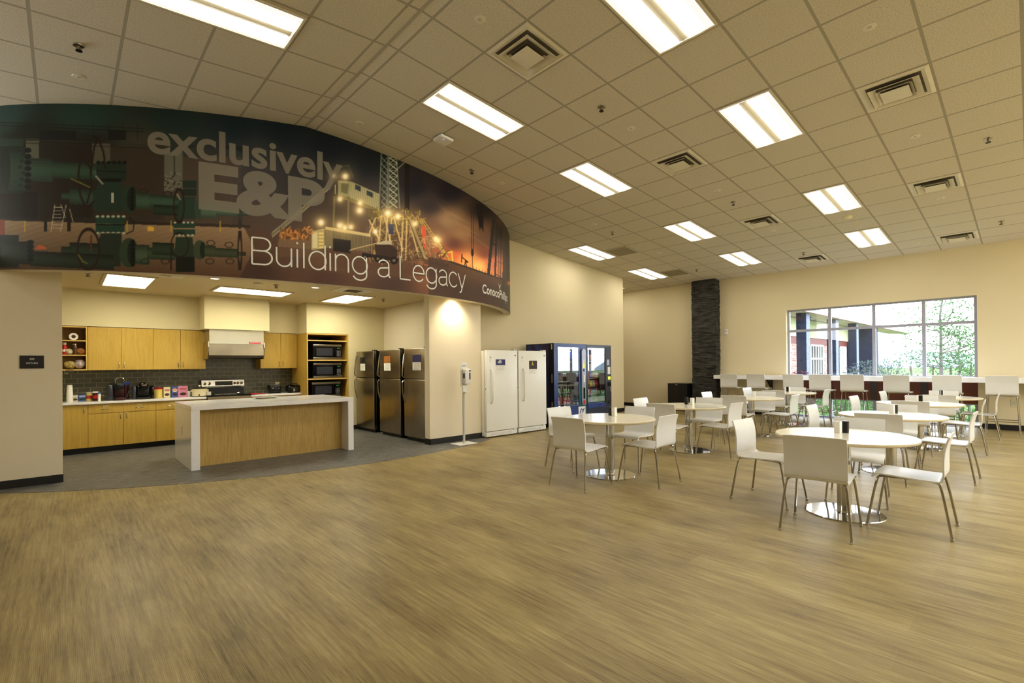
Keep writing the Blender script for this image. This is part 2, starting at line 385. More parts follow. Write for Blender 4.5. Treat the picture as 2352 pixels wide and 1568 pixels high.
# slate clad pillar: stacked strips of split stone
pb = B().box(13.68, XW, 6.17, 6.83, 0, zc(13.7)); z = 0.
while z < zc(13.7)-.03:
    h = random.uniform(.028, .05); y = 6.153
    while y < 6.847:
        w = min(random.uniform(.12, .34), 6.847-y); d = random.uniform(0, .022); pb.box(13.662-d, 13.69, y, y+w-.002, z, z+h-.003)
        y += w
    x = 13.662
    while x < XW:
        w = min(random.uniform(.1, .25), XW-x); d = random.uniform(0, .02); pb.box(x, x+w, 6.153-d, 6.18, z, z+h-.003); pb.box(x, x+w, 6.82, 6.847+d, z, z+h-.003); x += w
    z += h
struct(pb, 'pillar', 'slate')

# window: aluminium frame, panes, spandrel panel behind the counter
FX0, FX1 = 14.06, 14.13
vy = [WY0+.012, 1.63, 2.535, 3.435, WY1-.012]; hz = [WZ-.012, 2.228, 1.05, .985, .5, .02]
wf = B()
for k, y in enumerate(vy): w = .032 if 0 < k < 4 else .04; wf.box(FX0, FX1, y-w, y+w, 0, WZ)
for zz in hz: wf.box(FX0+.003, FX1-.003, WY0, WY1, zz-.03, zz+.03)
win = bpy.data.objects.new('window_1', None); COL.objects.link(win); win.location = (FX0, WY0, 0); win['kind'] = 'structure'
wf.make('window_frame', 'frame_white', win)
for a, b in zip(vy, vy[1:]):
    for z0, z1 in ((2.228, WZ-.012), (1.05, 2.228), (.02, .5)): B().box(14.09, 14.096, a, b, z0, z1).make('window_pane', 'window_glass', win)
B().box(13.98, 14.04, WY0, WY1, .5, .985).make('spandrel_panel', 'door_panel', win)
ms = B()
for y in (1.63, 2.535, 3.435): ms.box(13.965, 13.985, y-.06, y+.06, .5, .985)
ms.make('spandrel_mullion', 'mullion_dark', win)
B().box(XW-.0, FX0, WY0, WY1, -.01, .012).make('window_sill', 'frame_white', win)

# ================================================================== THE CURVED WALL AND ITS MURAL
PTS = np.array([(-.55, 8.2), (.02, 7.77), (.55, 7.42), (1.15, 7.17), (2.0, 6.95), (2.8, 6.8), (3.58, 6.71), (4.1, 6.7), (4.61, 6.77), (5.47, 6.96), (6.38, 7.29), (7.03, 7.7), (7.6, 8.24)])
MC = np.array([3.7, 12.6]); ph = np.arctan2(PTS[:, 0]-MC[0], MC[1]-PTS[:, 1]); rr = np.hypot(PTS[:, 0]-MC[0], PTS[:, 1]-MC[1])
pf = np.polyfit(ph, rr, 5)
def path(p): q = np.clip(p, ph[0]-.02, ph[-1]+.01); r = np.polyval(pf, q); return MC[0]+r*np.sin(p), MC[1]-r*np.cos(p)
PH0, PH1 = ph[0]-.28, ph[-1]+.004
PA = np.linspace(PH0, PH1, 1201); px_, py_ = path(PA)
def ztop(x): return ZR-TN*np.abs(x-XR)
# backing wall
bw = B(); ks = range(0, 1201, 15); o_, i_ = [], []
for k in ks:
    x, y = px_[k], py_[k]; nx, ny = MC[0]-x, MC[1]-y; d = math.hypot(nx, ny); nx /= d; ny /= d
    o_.append((x+nx*.006, y+ny*.006)); i_.append((x+nx*.16, y+ny*.16))
for a in range(len(o_)-1):
    q = [o_[a], o_[a+1], i_[a+1], i_[a]]; t_ = [zc(p[0])+.02 for p in q]
    lo = [bw.b.verts.new((p[0], p[1], ZB)) for p in q]; hi = [bw.b.verts.new((p[0], p[1], t)) for p, t in zip(q, t_)]
    bw.b.faces.new(lo[::-1]); bw.b.faces.new((lo[0], lo[1], hi[1], hi[0])); bw.b.faces.new((lo[2], lo[3], hi[3], hi[2])); bw.b.faces.new(hi)
bmesh.ops.remove_doubles(bw.b, verts=bw.b.verts[:], dist=1e-4)
struct(bw, 'wall_curved', 'wall_white')

# --- the printed picture, painted on a small canvas and stored as vertex colours of the panel
CX0, CY0, CW, CH = -40, 235, 1230, 500
YY, XX = np.mgrid[0:CH, 0:CW].astype(np.float32); XX += CX0; YY += CY0
def sm(c): return np.array(c, np.float32)
SMP = [(10, 262, 38, 58, 54), (200, 262, 36, 56, 48), (400, 275, 30, 46, 44), (550, 288, 22, 36, 44), (650, 300, 18, 30, 40), (760, 330, 18, 26, 34), (850, 370, 22, 27, 34), (950, 430, 34, 32, 42), (1030, 440, 34, 30, 40), (1110, 480, 38, 32, 36), (1160, 540, 38, 34, 32), (1160, 690, 72, 60, 52),
 (60, 320, 26, 30, 22), (200, 345, 30, 28, 20), (330, 340, 56, 54, 44), (300, 450, 50, 42, 32), (430, 450, 66, 56, 46), (520, 500, 74, 60, 50), (80, 460, 36, 30, 20), (20, 500, 30, 26, 18), (150, 400, 32, 26, 18), (520, 400, 60, 56, 52), (590, 350, 42, 46, 50),
 (600, 560, 84, 60, 46), (600, 620, 64, 44, 36), (750, 640, 74, 50, 38), (900, 655, 68, 48, 38), (1050, 670, 68, 50, 42), (1110, 680, 68, 54, 46), (900, 610, 92, 64, 46), (640, 590, 84, 58, 44), (760, 600, 100, 70, 48),
 (600, 410, 56, 52, 54), (640, 510, 76, 64, 56), (700, 430, 48, 46, 48), (760, 480, 64, 52, 46), (700, 560, 96, 74, 54), (950, 500, 96, 74, 64), (900, 450, 60, 54, 54), (985, 470, 60, 52, 54), (960, 560, 140, 96, 66),
 (1030, 505, 150, 120, 88), (1060, 535, 150, 112, 76), (1000, 530, 120, 84, 66), (1040, 560, 104, 64, 52), (1015, 575, 150, 80, 48), (1035, 588, 214, 98, 44), (1070, 600, 238, 160, 78), (1100, 612, 246, 186, 100), (1110, 545, 110, 78, 58), (1120, 580, 130, 70, 52), (1130, 605, 212, 110, 60), (1150, 625, 216, 126, 64), (1150, 560, 80, 60, 48)]
num = np.zeros((CH, CW, 3), np.float32); den = np.zeros((CH, CW, 1), np.float32)
for x, y, *c in SMP:
    w = 1/(((XX-x)**2+1.7*(YY-y)**2+60)**1.6)[..., None]; num += w*sm(c); den += w
CAN = num/den
def fill(mask, c, a=1.):
    a = np.clip(mask, 0, 1)[..., None]*a; CAN[:] = CAN*(1-a)+sm(c)*a
def win_(x0, x1, y0, y1): return slice(max(0, int(y0-CY0)), max(0, int(y1-CY0)+1)), slice(max(0, int(x0-CX0)), max(0, int(x1-CX0)+1))
def poly(pts, c, a=1.):
    p = np.array(pts, float); sl = win_(p[:, 0].min()-1, p[:, 0].max()+1, p[:, 1].min()-1, p[:, 1].max()+1); X, Y = XX[sl], YY[sl]
    if X.size == 0: return
    m = np.zeros(X.shape, bool); n = len(p)
    for k in range(n):
        (xa, ya), (xb, yb) = p[k], p[(k+1) % n]
        if ya == yb: continue
        m ^= ((ya > Y) != (yb > Y)) & (X < (xb-xa)*(Y-ya)/(yb-ya)+xa)
    al = m[..., None]*a; CAN[sl] = CAN[sl]*(1-al)+sm(c)*al
def rect(x0, y0, x1, y1, c, a=1., sk=.0): poly([(x0, y0), (x1, y0+sk*(x1-x0)), (x1, y1+sk*(x1-x0)), (x0, y1)], c, a)
def line(x0, y0, x1, y1, w, c, a=1.):
    sl = win_(min(x0, x1)-w-1, max(x0, x1)+w+1, min(y0, y1)-w-1, max(y0, y1)+w+1); X, Y = XX[sl], YY[sl]
    if X.size == 0: return
    dx, dy = x1-x0, y1-y0; L = dx*dx+dy*dy+1e-6; t = np.clip(((X-x0)*dx+(Y-y0)*dy)/L, 0, 1); d = np.hypot(X-x0-t*dx, Y-y0-t*dy)
    al = np.clip(w/2+.5-d, 0, 1)[..., None]*a; CAN[sl] = CAN[sl]*(1-al)+sm(c)*al
def pl(pts, w, c, a=1.):
    for p, q in zip(pts, pts[1:]): line(*p, *q, w, c, a)
def ell(cx, cy, rx, ry, c, a=1., ring=0., rot=0.):
    R_ = max(rx, ry)+3; sl = win_(cx-R_, cx+R_, cy-R_, cy+R_); X, Y = XX[sl]-cx, YY[sl]-cy
    if X.size == 0: return
    X, Y = X*math.cos(rot)+Y*math.sin(rot), -X*math.sin(rot)+Y*math.cos(rot)
    q = np.hypot(X/rx, Y/ry); s_ = min(rx, ry)
    m = np.clip((1-q)*s_+.5, 0, 1) if not ring else np.clip(ring/2+.5-np.abs(q-1)*s_, 0, 1)
    al = m[..., None]*a; CAN[sl] = CAN[sl]*(1-al)+sm(c)*al
def glow(x, y, r, c, a=1.):
    sl = win_(x-4*r, x+4*r, y-4*r, y+4*r); X, Y = XX[sl], YY[sl]
    al = (a*np.exp(-((X-x)**2+(Y-y)**2)/(2*r*r)))[..., None]; CAN[sl] = CAN[sl]*(1-al)+sm(c)*al
def pipe(x0, y0, x1, y1, c, sk=.05):
    """a horizontal barrel shaded top to bottom"""
    n = 8
    for k in range(n):
        f = .55+.6*math.sin(PI*(k+.9)/(n+1.6)) ; rect(x0, y0+(y1-y0)*k/n, x1, y0+(y1-y0)*(k+1)/n+.6, tuple(v*f for v in c), 1., sk)
GR, GD, GB = (58, 84, 66), (34, 48, 38), (20, 22, 16)
# plant hall behind the wellheads
rect(-40, 325, 60, 500, (28, 24, 16)); rect(60, 322, 92, 375, (76, 76, 62)); rect(90, 325, 212, 500, (34, 28, 19), .85); rect(212, 330, 254, 378, (74, 72, 58)); rect(254, 335, 378, 505, (54, 44, 34), .8)
rect(378, 350, 420, 440, (96, 96, 84), .85); rect(399, 350, 402, 440, (50, 46, 40)); rect(420, 360, 555, 520, (72, 60, 50), .75); rect(535, 380, 560, 520, (62, 56, 52), .6)
rect(60, 318, 90, 324, (46, 44, 34)); rect(0, 372, 60, 500, (24, 22, 14), .5); rect(50, 440, 86, 505, (24, 16, 10), .9)
for y, c in ((279, 30), (286, 26), (316, 44), (324, 36)): line(-40, y, 330, y+16, 2.2, (c, c, c*.8), .8)
for x in range(10, 330, 34): line(x, 282, x, 320, 1.5, (30, 32, 26), .8)
for x, w in ((90, 50), (135, 40), (250, 40)): rect(x, 300, x+w, 322, (22, 22, 20), .8)
# yard
for k in range(54):
    f_ = k/53; rect(-40, 504+k*2.2, 585-abs(f_-.4)*60, 506.4+k*2.2, (150-70*f_, 124-68*f_, 90-52*f_), .75, .03)
rect(-40, 498, 575, 505, (40, 32, 24), .6, .03)
for x in (57, 292, 393, 506): line(x, 508, x, 532, 2.4, (170, 140, 30), .9)
poly([(338, 521), (346, 519), (354, 522), (354, 530), (339, 531)], (190, 150, 40))
for x in (105, 159): rect(x-4, 486, x+4, 532, (32, 24, 16))
for a, b in (((126, 470), (117, 532)), ((140, 470), (150, 500)), ((152, 470), (139, 532)), ((160, 480), (168, 510))): line(*a, *b, 1.4, (170, 162, 136))
for k in range(7): line(124-k*1.0, 476+k*8, 140+k*.4, 476+k*8, 1.2, (160, 152, 128))
# first wellhead
rect(-20, 320, 54, 445, GD); pipe(8, 338, 60, 436, (48, 70, 54), .02); ell(14, 387, 10, 50, (30, 44, 34)); pipe(58, 362, 122, 414, GR); pipe(118, 371, 262, 407, (56, 84, 64)); pipe(214, 386, 269, 404, (70, 98, 78))
for y in range(345, 432, 14): ell(64, y, 8, 6, GB); ell(46+(y % 3)*4, y-4, 5, 4, (36, 50, 38))
rect(222, 374, 290, 416, (40, 60, 46)); line(222, 392, 290, 395, 2, GB); rect(232, 410, 278, 420, GB)
for x in range(226, 290, 12): ell(x, 373, 5, 4, GB)
poly([(228, 418), (278, 418), (280, 488), (218, 486), (206, 460)], (44, 70, 56)); rect(256, 443, 262, 466, (150, 150, 130)); pipe(160, 433, 214, 468, GR); pipe(141, 442, 164, 457, GR)
ell(296, 457, 21, 31, (50, 74, 58)); ell(303, 457, 12, 27, GD)
for y in range(434, 486, 9): ell(304, y, 4.5, 4, GB)
pipe(312, 440, 346, 479, (72, 98, 76)); pipe(342, 447, 405, 474, (66, 96, 76)); pipe(400, 455, 436, 471, (62, 90, 70))
rect(220, 497, 287, 514, (44, 82, 66)); rect(220, 517, 287, 534, (44, 82, 66)); line(220, 515.5, 287, 516, 2.5, GB)
for x in range(224, 290, 12): ell(x, 497, 4, 3, (150, 150, 128)); ell(x, 535, 4, 3, (150, 150, 128))
poly([(232, 536), (280, 536), (276, 612), (222, 610), (222, 560)], (48, 62, 50)); pipe(160, 556, 226, 592, (46, 62, 46)); pipe(141, 566, 164, 584, (46, 62, 46))
ell(296, 580, 22, 34, (64, 84, 62)); ell(304, 580, 12, 29, GD)
for y in range(554, 612, 9): ell(305, y, 5, 4, GB)
pipe(312, 561, 344, 606, (78, 98, 74)); pipe(338, 568, 402, 594, (66, 84, 62)); pipe(398, 578, 436, 592, (60, 80, 60))
rect(-40, 540, 44, 615, (36, 44, 34)); pipe(4, 552, 76, 604, (44, 58, 44)); pipe(70, 576, 262, 610, (46, 58, 46))
for y in range(556, 600, 10): ell(70, y, 8, 5, GB)
poly([(80, 572), (90, 562), (104, 566), (108, 573)], (160, 76, 34)); rect(-20, 505, 12, 540, (104, 50, 30))
# second wellhead
rect(420, 415, 452, 432, (44, 64, 52)); rect(420, 434, 452, 450, (40, 60, 48)); poly([(412, 452), (448, 452), (450, 503), (404, 503)], (52, 78, 62)); pipe(352, 470, 410, 492, (42, 62, 46))
ell(458, 480, 12, 24, (70, 92, 74)); pipe(462, 462, 498, 499, (90, 116, 96)); pipe(496, 474, 548, 494, (84, 112, 92)); pipe(546, 484, 568, 494, (70, 90, 72))
rect(398, 511, 449, 524, (52, 84, 66)); rect(398, 527, 449, 540, (52, 84, 66))
for x in range(402, 450, 10): ell(x, 511, 3, 2.4, (160, 158, 136)); ell(x, 540, 3, 2.4, (160, 158, 136))
poly([(404, 545), (442, 545), (448, 590), (400, 590)], (52, 70, 54)); pipe(350, 556, 400, 584, (50, 66, 48)); ell(458, 574, 14, 23, (78, 92, 66)); ell(466, 574, 7, 19, GD); pipe(470, 563, 496, 588, (74, 86, 62)); pipe(494, 569, 546, 589, (70, 80, 58)); pipe(544, 578, 566, 586, (60, 66, 48)); rect(404, 590, 448, 625, (26, 26, 20))
# handwheels and hoses
RB = (34, 22, 18)
pl([(186, 358), (180, 400), (184, 448), (195, 472), (206, 474), (216, 462)], 4.5, RB); pl([(186, 360), (205, 382), (209, 392)], 4, RB); pl([(208, 400), (216, 340), (224, 318), (215, 312)], 4.5, RB); pl([(215, 312), (226, 318), (238, 350), (242, 385)], 4.5, RB); pl([(209, 400), (210, 430), (200, 465)], 4, RB)
ell(203, 572, 25, 46, (40, 28, 22), ring=4.5); pl([(210, 540), (208, 575)], 3.5, (80, 40, 28)); ell(411, 472, 12, 38, (38, 28, 24), ring=3.); ell(413, 562, 20, 28, (38, 28, 24), ring=2.6); line(393, 560, 393, 620, 3, (38, 28, 24))
ell(551, 575, 4, 42, (44, 32, 26), ring=3); ell(551, 488, 3, 34, (50, 42, 38), ring=2.5)
for p in ((325, 540), (375, 545)): pl([(290+p[0]*.02, 500), (308, 510), (306, 530), (290, 537)], 2, (26, 26, 22))
for x, y in ((333, 600), (380, 600), (330, 440), (385, 445), (482, 600), (528, 600), (484, 558), (526, 562)): ell(x, y, 9, 6, (40, 34, 26), ring=1.6)
for p in ([(163, 410), (185, 420), (206, 430)], [(180, 585), (190, 600), (200, 605)]): pl(p, 3, (120, 120, 40), .7)
line(220, 404, 236, 422, 4, (130, 124, 104)); line(407, 446, 414, 458, 3, (140, 130, 110))
for k in range(60): ell(378+rng.random()*40, 395+rng.random()*38, 1.6, 1.6, (120, 112, 96) if rng.random() > .5 else (40, 36, 28))
gm = ((CAN[..., 1] > CAN[..., 0]*1.08) & (YY > 335) & (XX < 575)).astype(np.float32)[..., None]; CAN[:] = CAN*(1-gm)+(CAN*.66+sm((4, 3, 2)))*gm
# drilling rig by night
LT = (196, 176, 118)
def W(a, b, n, w0, c, sp=6, al=.8):
    for k in range(n):
        x = a[0]+(b[0]-a[0])*rng.random(); y = a[1]+(b[1]-a[1])*rng.random(); ang = rng.choice([0, PI/2, PI/2, .9, -.9]); L = sp*(.5+rng.random()*1.4); q_ = .45+.7*rng.random()
        line(x, y, x+math.cos(ang)*L, y+math.sin(ang)*L, w0, tuple(min(255, v*q_) for v in c), al)
poly([(748, 570), (980, 610), (1030, 618), (1030, 640), (748, 612)], (84, 58, 42), .7); poly([(640, 566), (748, 570), (748, 590), (640, 590)], (100, 76, 56), .5)
# accommodation cabin on legs
poly([(777, 414), (807, 417), (802, 453), (777, 447)], (132, 130, 96)); poly([(807, 417), (873, 446), (871, 481), (802, 453)], (158, 152, 116)); poly([(777, 447), (802, 453), (871, 481), (867, 487), (775, 452)], (112, 100, 62))
for k in range(16): f = (k+.5)/16; line(807+66*f, 417+29*f, 803+68*f, 453+28*f, 1.2, (112, 106, 78), .8)
poly([(816, 423), (829, 428.5), (828, 440), (815, 434)], (44, 50, 58)); poly([(843, 437), (857, 443), (856, 454), (842, 447)], (44, 50, 58))
poly([(784, 420), (801, 422), (798, 446), (784, 441)], (90, 88, 62)); pl([(780, 385), (800, 380), (812, 408)], 2, (92, 90, 74), .6); pl([(770, 425), (770, 445)], 1.5, LT)
# open stair
for k in (-1, 1): pl([(626, 538+k*5), (690, 486+k*5), (756, 428+k*5)], 2.2, (150, 142, 118), .8)
for k in range(26): f = k/25; line(626+130*f, 532-108*f, 626+130*f, 546-110*f, 1.4, (150, 140, 112), .6)
poly([(622, 536), (754, 424), (756, 432), (626, 546)], (134, 124, 98), .45)
for x in (768, 801): line(x, 452, x-2, 520, 4, (104, 92, 60))
# mast
MG = (150, 164, 140)
for x0, x1, y0 in ((876, 871, 352), (891, 889, 358), (894, 893, 362), (911, 918, 366)): line(x0, y0, x1, 478, 2.6, tuple(v*.75 for v in MG))
for k in range(8):
    y = 362+k*14.5; line(877, y, 889, y+13, 1.8, MG, .8); line(889, y, 876, y+13, 1.8, MG, .5); line(895, y, 912, y+13, 2.2, (196, 200, 172), .9); line(912, y, 895, y+13, 2., (180, 186, 160), .7); line(894, y, 912, y, 1.6, MG, .8)
line(913, 388, 930, 372, 2, MG, .8); rect(930, 372, 941, 484, (30, 24, 22), .9)
# rig floor and substructure
poly([(846, 478), (960, 505), (967, 516), (900, 520), (846, 500)], (86, 72, 44)); W((850, 478), (965, 512), 90, 2., (190, 160, 70), 7)
poly([(845, 500), (965, 520), (985, 600), (850, 598)], (62, 46, 34), .55); W((846, 500), (975, 596), 420, 1.4, (190, 156, 92), 9, .7)
for x0, y0, x1, y1 in ((876, 495, 870, 556), (890, 495, 886, 570), (900, 500, 893, 566), (862, 502, 845, 545), (848, 505, 872, 552), (905, 500, 925, 575), (925, 510, 922, 590), (934, 508, 932, 596), (941, 512, 962, 590), (884, 500, 905, 590)): line(x0, y0, x1, y1, 3.4, (196, 172, 116), .85)
rect(893, 515, 904, 538, (52, 54, 92)); poly([(936, 503), (945, 503), (980, 592), (972, 595)], (150, 130, 88)); poly([(936, 503), (939, 503), (974, 594), (972, 595)], (90, 70, 46)); poly([(967, 517), (978, 520), (979, 572), (972, 570)], (196, 74, 36))
for k in (0, 6): line(966+k, 503, 1030+k, 600, 2., (172, 142, 62))
for k in range(14): f = k/13; line(966+62*f, 503+95*f, 973+62*f, 502+95*f, 1.3, (172, 142, 62))
pl([(1010, 586), (1024, 580), (1038, 578), (1040, 604)], 4, (214, 176, 58)); line(1000, 545, 1034, 602, 4, (196, 160, 62), .8); W((965, 545), (1015, 595), 70, 1.6, (190, 160, 110), 6)
# sheds, skid and truck
poly([(748, 520), (852, 537), (851, 544), (748, 527)], (186, 168, 118)); poly([(748, 527), (852, 544), (850, 578), (745, 568)], (120, 106, 76))
for k in range(26): f = k/25; line(766+84*f, 531+13*f, 764+86*f, 569+8*f, 1.3, (66, 54, 38), .8)
poly([(766, 547), (806, 552), (806, 582), (766, 576)], (36, 30, 26)); poly([(716, 531), (746, 524), (745, 570), (715, 575)], (158, 144, 98)); rect(718, 534, 730, 570, (206, 196, 160), .7)
for k in range(5): rect(732, 534+k*8, 744, 539+k*8, (214, 190, 110), .7)
W((642, 523), (714, 552), 110, 2.2, (200, 128, 52), 7, .8); poly([(640, 548), (716, 553), (716, 572), (638, 566)], (112, 88, 64), .9)
line(804, 575, 886, 556, 4, (120, 96, 62)); line(806, 573, 886, 553, 1.4, (200, 180, 130)); poly([(860, 562), (898, 562), (913, 574), (911, 592), (864, 590)], (56, 38, 28)); poly([(866, 556), (900, 552), (900, 562), (866, 562)], (170, 158, 132))
poly([(832, 580), (910, 592), (908, 600), (832, 588)], (36, 26, 22))
for x, y, r in ((838, 590, 7), (868, 594, 8), (880, 596, 8), (905, 598, 9)): ell(x, y, r, r, (30, 22, 20)); ell(x, y, r*.4, r*.4, (110, 90, 70))
W((920, 580), (1020, 606), 60, 1.8, (120, 90, 62), 12, .7); poly([(975, 596), (1030, 606), (1032, 616), (975, 606)], (92, 66, 48))
# flood lights
for x, y, r in ((737, 511, 3.5), (781, 518, 3.5), (826, 483, 3.5), (891, 489.5, 4), (914, 497, 3), (793, 405, 3.2), (806, 521, 2.4), (1006, 552, 2.6), (1001, 548, 2.2), (953, 514, 2.4), (781, 457, 2.6), (827, 466, 2.4), (862, 532, 2.4), (767, 404, 2), (792, 523, 2.2)):
    glow(x, y, r*6, (220, 190, 120), .24); glow(x, y, r*2.2, (255, 228, 160), .75); glow(x, y, r, (255, 250, 225), 1.)
# sunset silhouettes
SB = (44, 36, 34)
for k in range(7): poly([(1000+k*14, 462+k*13), (1060+k*14, 492+k*16), (1068+k*12, 500+k*15), (1010+k*13, 480+k*12)], (170, 138, 100) if k % 2 else (120, 86, 66), .16)
poly([(985, 590), (1040, 600), (1092, 618), (1160, 642), (1160, 735), (985, 735)], (72, 54, 46), .85)
line(1030, 600, 1160, 643, 2., SB, .9)
for x in (1083, 1087): line(x, 480, x, 585, 1.2, SB)
line(1085, 588, 1085, 615, 1.2, SB); ell(1085, 580, 3, 9, SB); poly([(1093, 470), (1110, 470), (1111, 536), (1105, 520), (1102, 530)], (34, 28, 28))
pl([(1061, 584), (1060, 602)], 2.2, SB); pl([(1061, 590), (1074, 601)], 2.2, SB); pl([(1069, 598), (1067, 612)], 1.8, SB); pl([(1069, 598), (1072, 613)], 1.8, SB); ell(1073, 601, 3, 2, SB)
for x in range(1080, 1130, 7): line(x, 608+(x-1080)*.4, x, 616+(x-1080)*.4, 1, SB, .6)
poly([(1131, 495), (1139, 500), (1125, 630), (1119, 627)], (48, 42, 40)); poly([(1139, 508), (1144, 512), (1139, 636), (1135, 634)], (48, 42, 40)); line(1129, 557, 1140, 564, 3, SB)
for x in (1147, 1151, 1153): line(x, 520, x-3, 640, 1.2, SB, .8)
line(1142, 600, 1155, 606, 1, SB, .7); line(1140, 630, 1154, 640, 1.5, SB)
poly([(1155, 515), (1175, 525), (1175, 735), (1153, 735)], (66, 56, 46), .95); glow(1169, 650, 3, (230, 110, 50), .8)
CAN[:] = np.clip(CAN*(1+.05*(rng.random((CH, CW, 1))-.5)), 0, 255)
# panel mesh
NC, NR = 1290, 305
sidx = np.linspace(0, 1200, NC+1); gx = np.interp(sidx, np.arange(1201), px_); gy = np.interp(sidx, np.arange(1201), py_); gt = ztop(gx)+.01
fz = np.linspace(0, 1, NR+1)
VX = np.repeat(gx[None], NR+1, 0); VY = np.repeat(gy[None], NR+1, 0); VZ = ZB+(gt[None]-ZB)*fz[:, None]
P3 = np.stack([VX, VY, VZ], -1).reshape(-1, 3)
w_ = (P3-O3)@FW; pu = 1176+F*((P3-O3)@RT)/w_; pv = CY-F*((P3-O3)@UP)/w_
pu = np.clip(pu-CX0, 0, CW-1.01); pv = np.clip(pv-CY0, 0, CH-1.01); iu = pu.astype(int); iv = pv.astype(int); fu = (pu-iu)[:, None]; fv = (pv-iv)[:, None]
colr = ((CAN[iv, iu]*(1-fu)+CAN[iv, iu+1]*fu)*(1-fv)+(CAN[iv+1, iu]*(1-fu)+CAN[iv+1, iu+1]*fu)*fv)/255.
me = bpy.data.meshes.new('printed_panel'); n1 = NC+1
me.vertices.add(len(P3)); me.vertices.foreach_set('co', P3.astype(np.float32).ravel())
ia = (np.arange(NR)[:, None]*n1+np.arange(NC)[None]).ravel(); quads = np.stack([ia, ia+1, ia+1+n1, ia+n1], -1).ravel()
me.loops.add(len(quads)); me.loops.foreach_set('vertex_index', quads.astype(np.int32)); me.polygons.add(len(ia)); me.polygons.foreach_set('loop_start', np.arange(0, len(quads), 4, dtype=np.int32))
try: me.polygons.foreach_set('loop_total', np.full(len(ia), 4, np.int32))
except Exception: pass
me.update(calc_edges=True)
at = me.color_attributes.new('print', 'BYTE_COLOR', 'POINT'); rgba = np.ones((len(P3), 4), np.float32); rgba[:, :3] = np.clip(colr, 0, 1); at.data.foreach_set('color_srgb', rgba.ravel())
tm = NT('mural_print'); an = tm.n('ShaderNodeAttribute', attribute_name='print'); hs = tm.n('ShaderNodeHueSaturation'); hs.inputs['Value'].default_value = 1.75; hs.inputs['Saturation'].default_value = .95
gr = tm.noise(tm.coord(), 240, 2); tm.l(an.outputs[0], hs.inputs['Color']); tm.bsdf(tm.mix(.06, hs.outputs[0], gr, 'OVERLAY'), .5, 0, .25); MATS['mural_print'] = tm.m
mural = thing('wall_mural', 'long curved printed mural of wellheads and a floodlit drilling rig above the kitchen', 'mural', (3.6, 6.7, ZB))
po = bpy.data.objects.new('printed_panel', me); COL.objects.link(po); me.materials.append(MATS['mural_print']); po.parent = mural; po.location = (-3.6, -6.7, -ZB)
# lettering that follows the curve
BEAR = np.arctan2(px_, py_); SARC = np.concatenate([[0], np.cumsum(np.hypot(np.diff(px_), np.diff(py_)))])
def on_mural(u, v):
    d = ray(u, v); b = math.atan2(d[0], d[1]); s = np.interp(b, BEAR, SARC); x, y = np.interp(s, SARC, px_), np.interp(s, SARC, py_)
    return s, H+d[2]*math.hypot(x, y)/math.hypot(d[0], d[1])
def curve_text(name, txt, s0, s1, z0, z1, mat, offset=0., off=.004, ext=None, spacing=1., parent=mural):
    bm = text_tris(txt, offset, spacing); bmesh.ops.triangulate(bm, faces=bm.faces[:])
    bmesh.ops.subdivide_edges(bm, edges=[e for e in bm.edges if e.calc_length() > .12], cuts=2)
    xs = [v.co.x for v in bm.verts]; x0, x1 = min(xs), max(xs); ys = [v.co.y for v in bm.verts]; y0, y1 = (min(ys), max(ys)) if ext is None else ext
    for v in bm.verts:
        s = s0+(v.co.x-x0)/(x1-x0)*(s1-s0); z = z0+(v.co.y-y0)/(y1-y0)*(z1-z0); x, y = np.interp(s, SARC, px_), np.interp(s, SARC, py_)
        nx, ny = x-MC[0], y-MC[1]; d = math.hypot(nx, ny); v.co = Vector((x+nx/d*off, y+ny/d*off, z))
    b = B(); b.b.free(); b.b = bm; return b.make(name, mat, parent)
def letter_mat(name, rgb, a):
    t = NT(name); d = t.n('ShaderNodeBsdfDiffuse'); d.inputs[0].default_value = (*s2l(rgb), 1); tr = t.n('ShaderNodeBsdfTransparent'); x = t.n('ShaderNodeMixShader'); x.inputs[0].default_value = a
    t.l(tr.outputs[0], x.inputs[1]); t.l(d.outputs[0], x.inputs[2]); t.l(x.outputs[0], t.out.inputs[0]); MATS[name] = t.m
letter_mat('letter_veil', (190, 182, 166), .48)
EXT = (0, .682)
curve_text('lettering', 'exclusively', 3.28, 5.567, 4.062, 4.432, 'letter_veil', .024, ext=EXT)['label'] = 'translucent grey lettering, first line'
curve_text('lettering', 'E&P', 3.815, 5.32, 3.45, 3.985, 'letter_veil', .045, .006, ext=EXT)['label'] = 'translucent grey heavy lettering, second line'
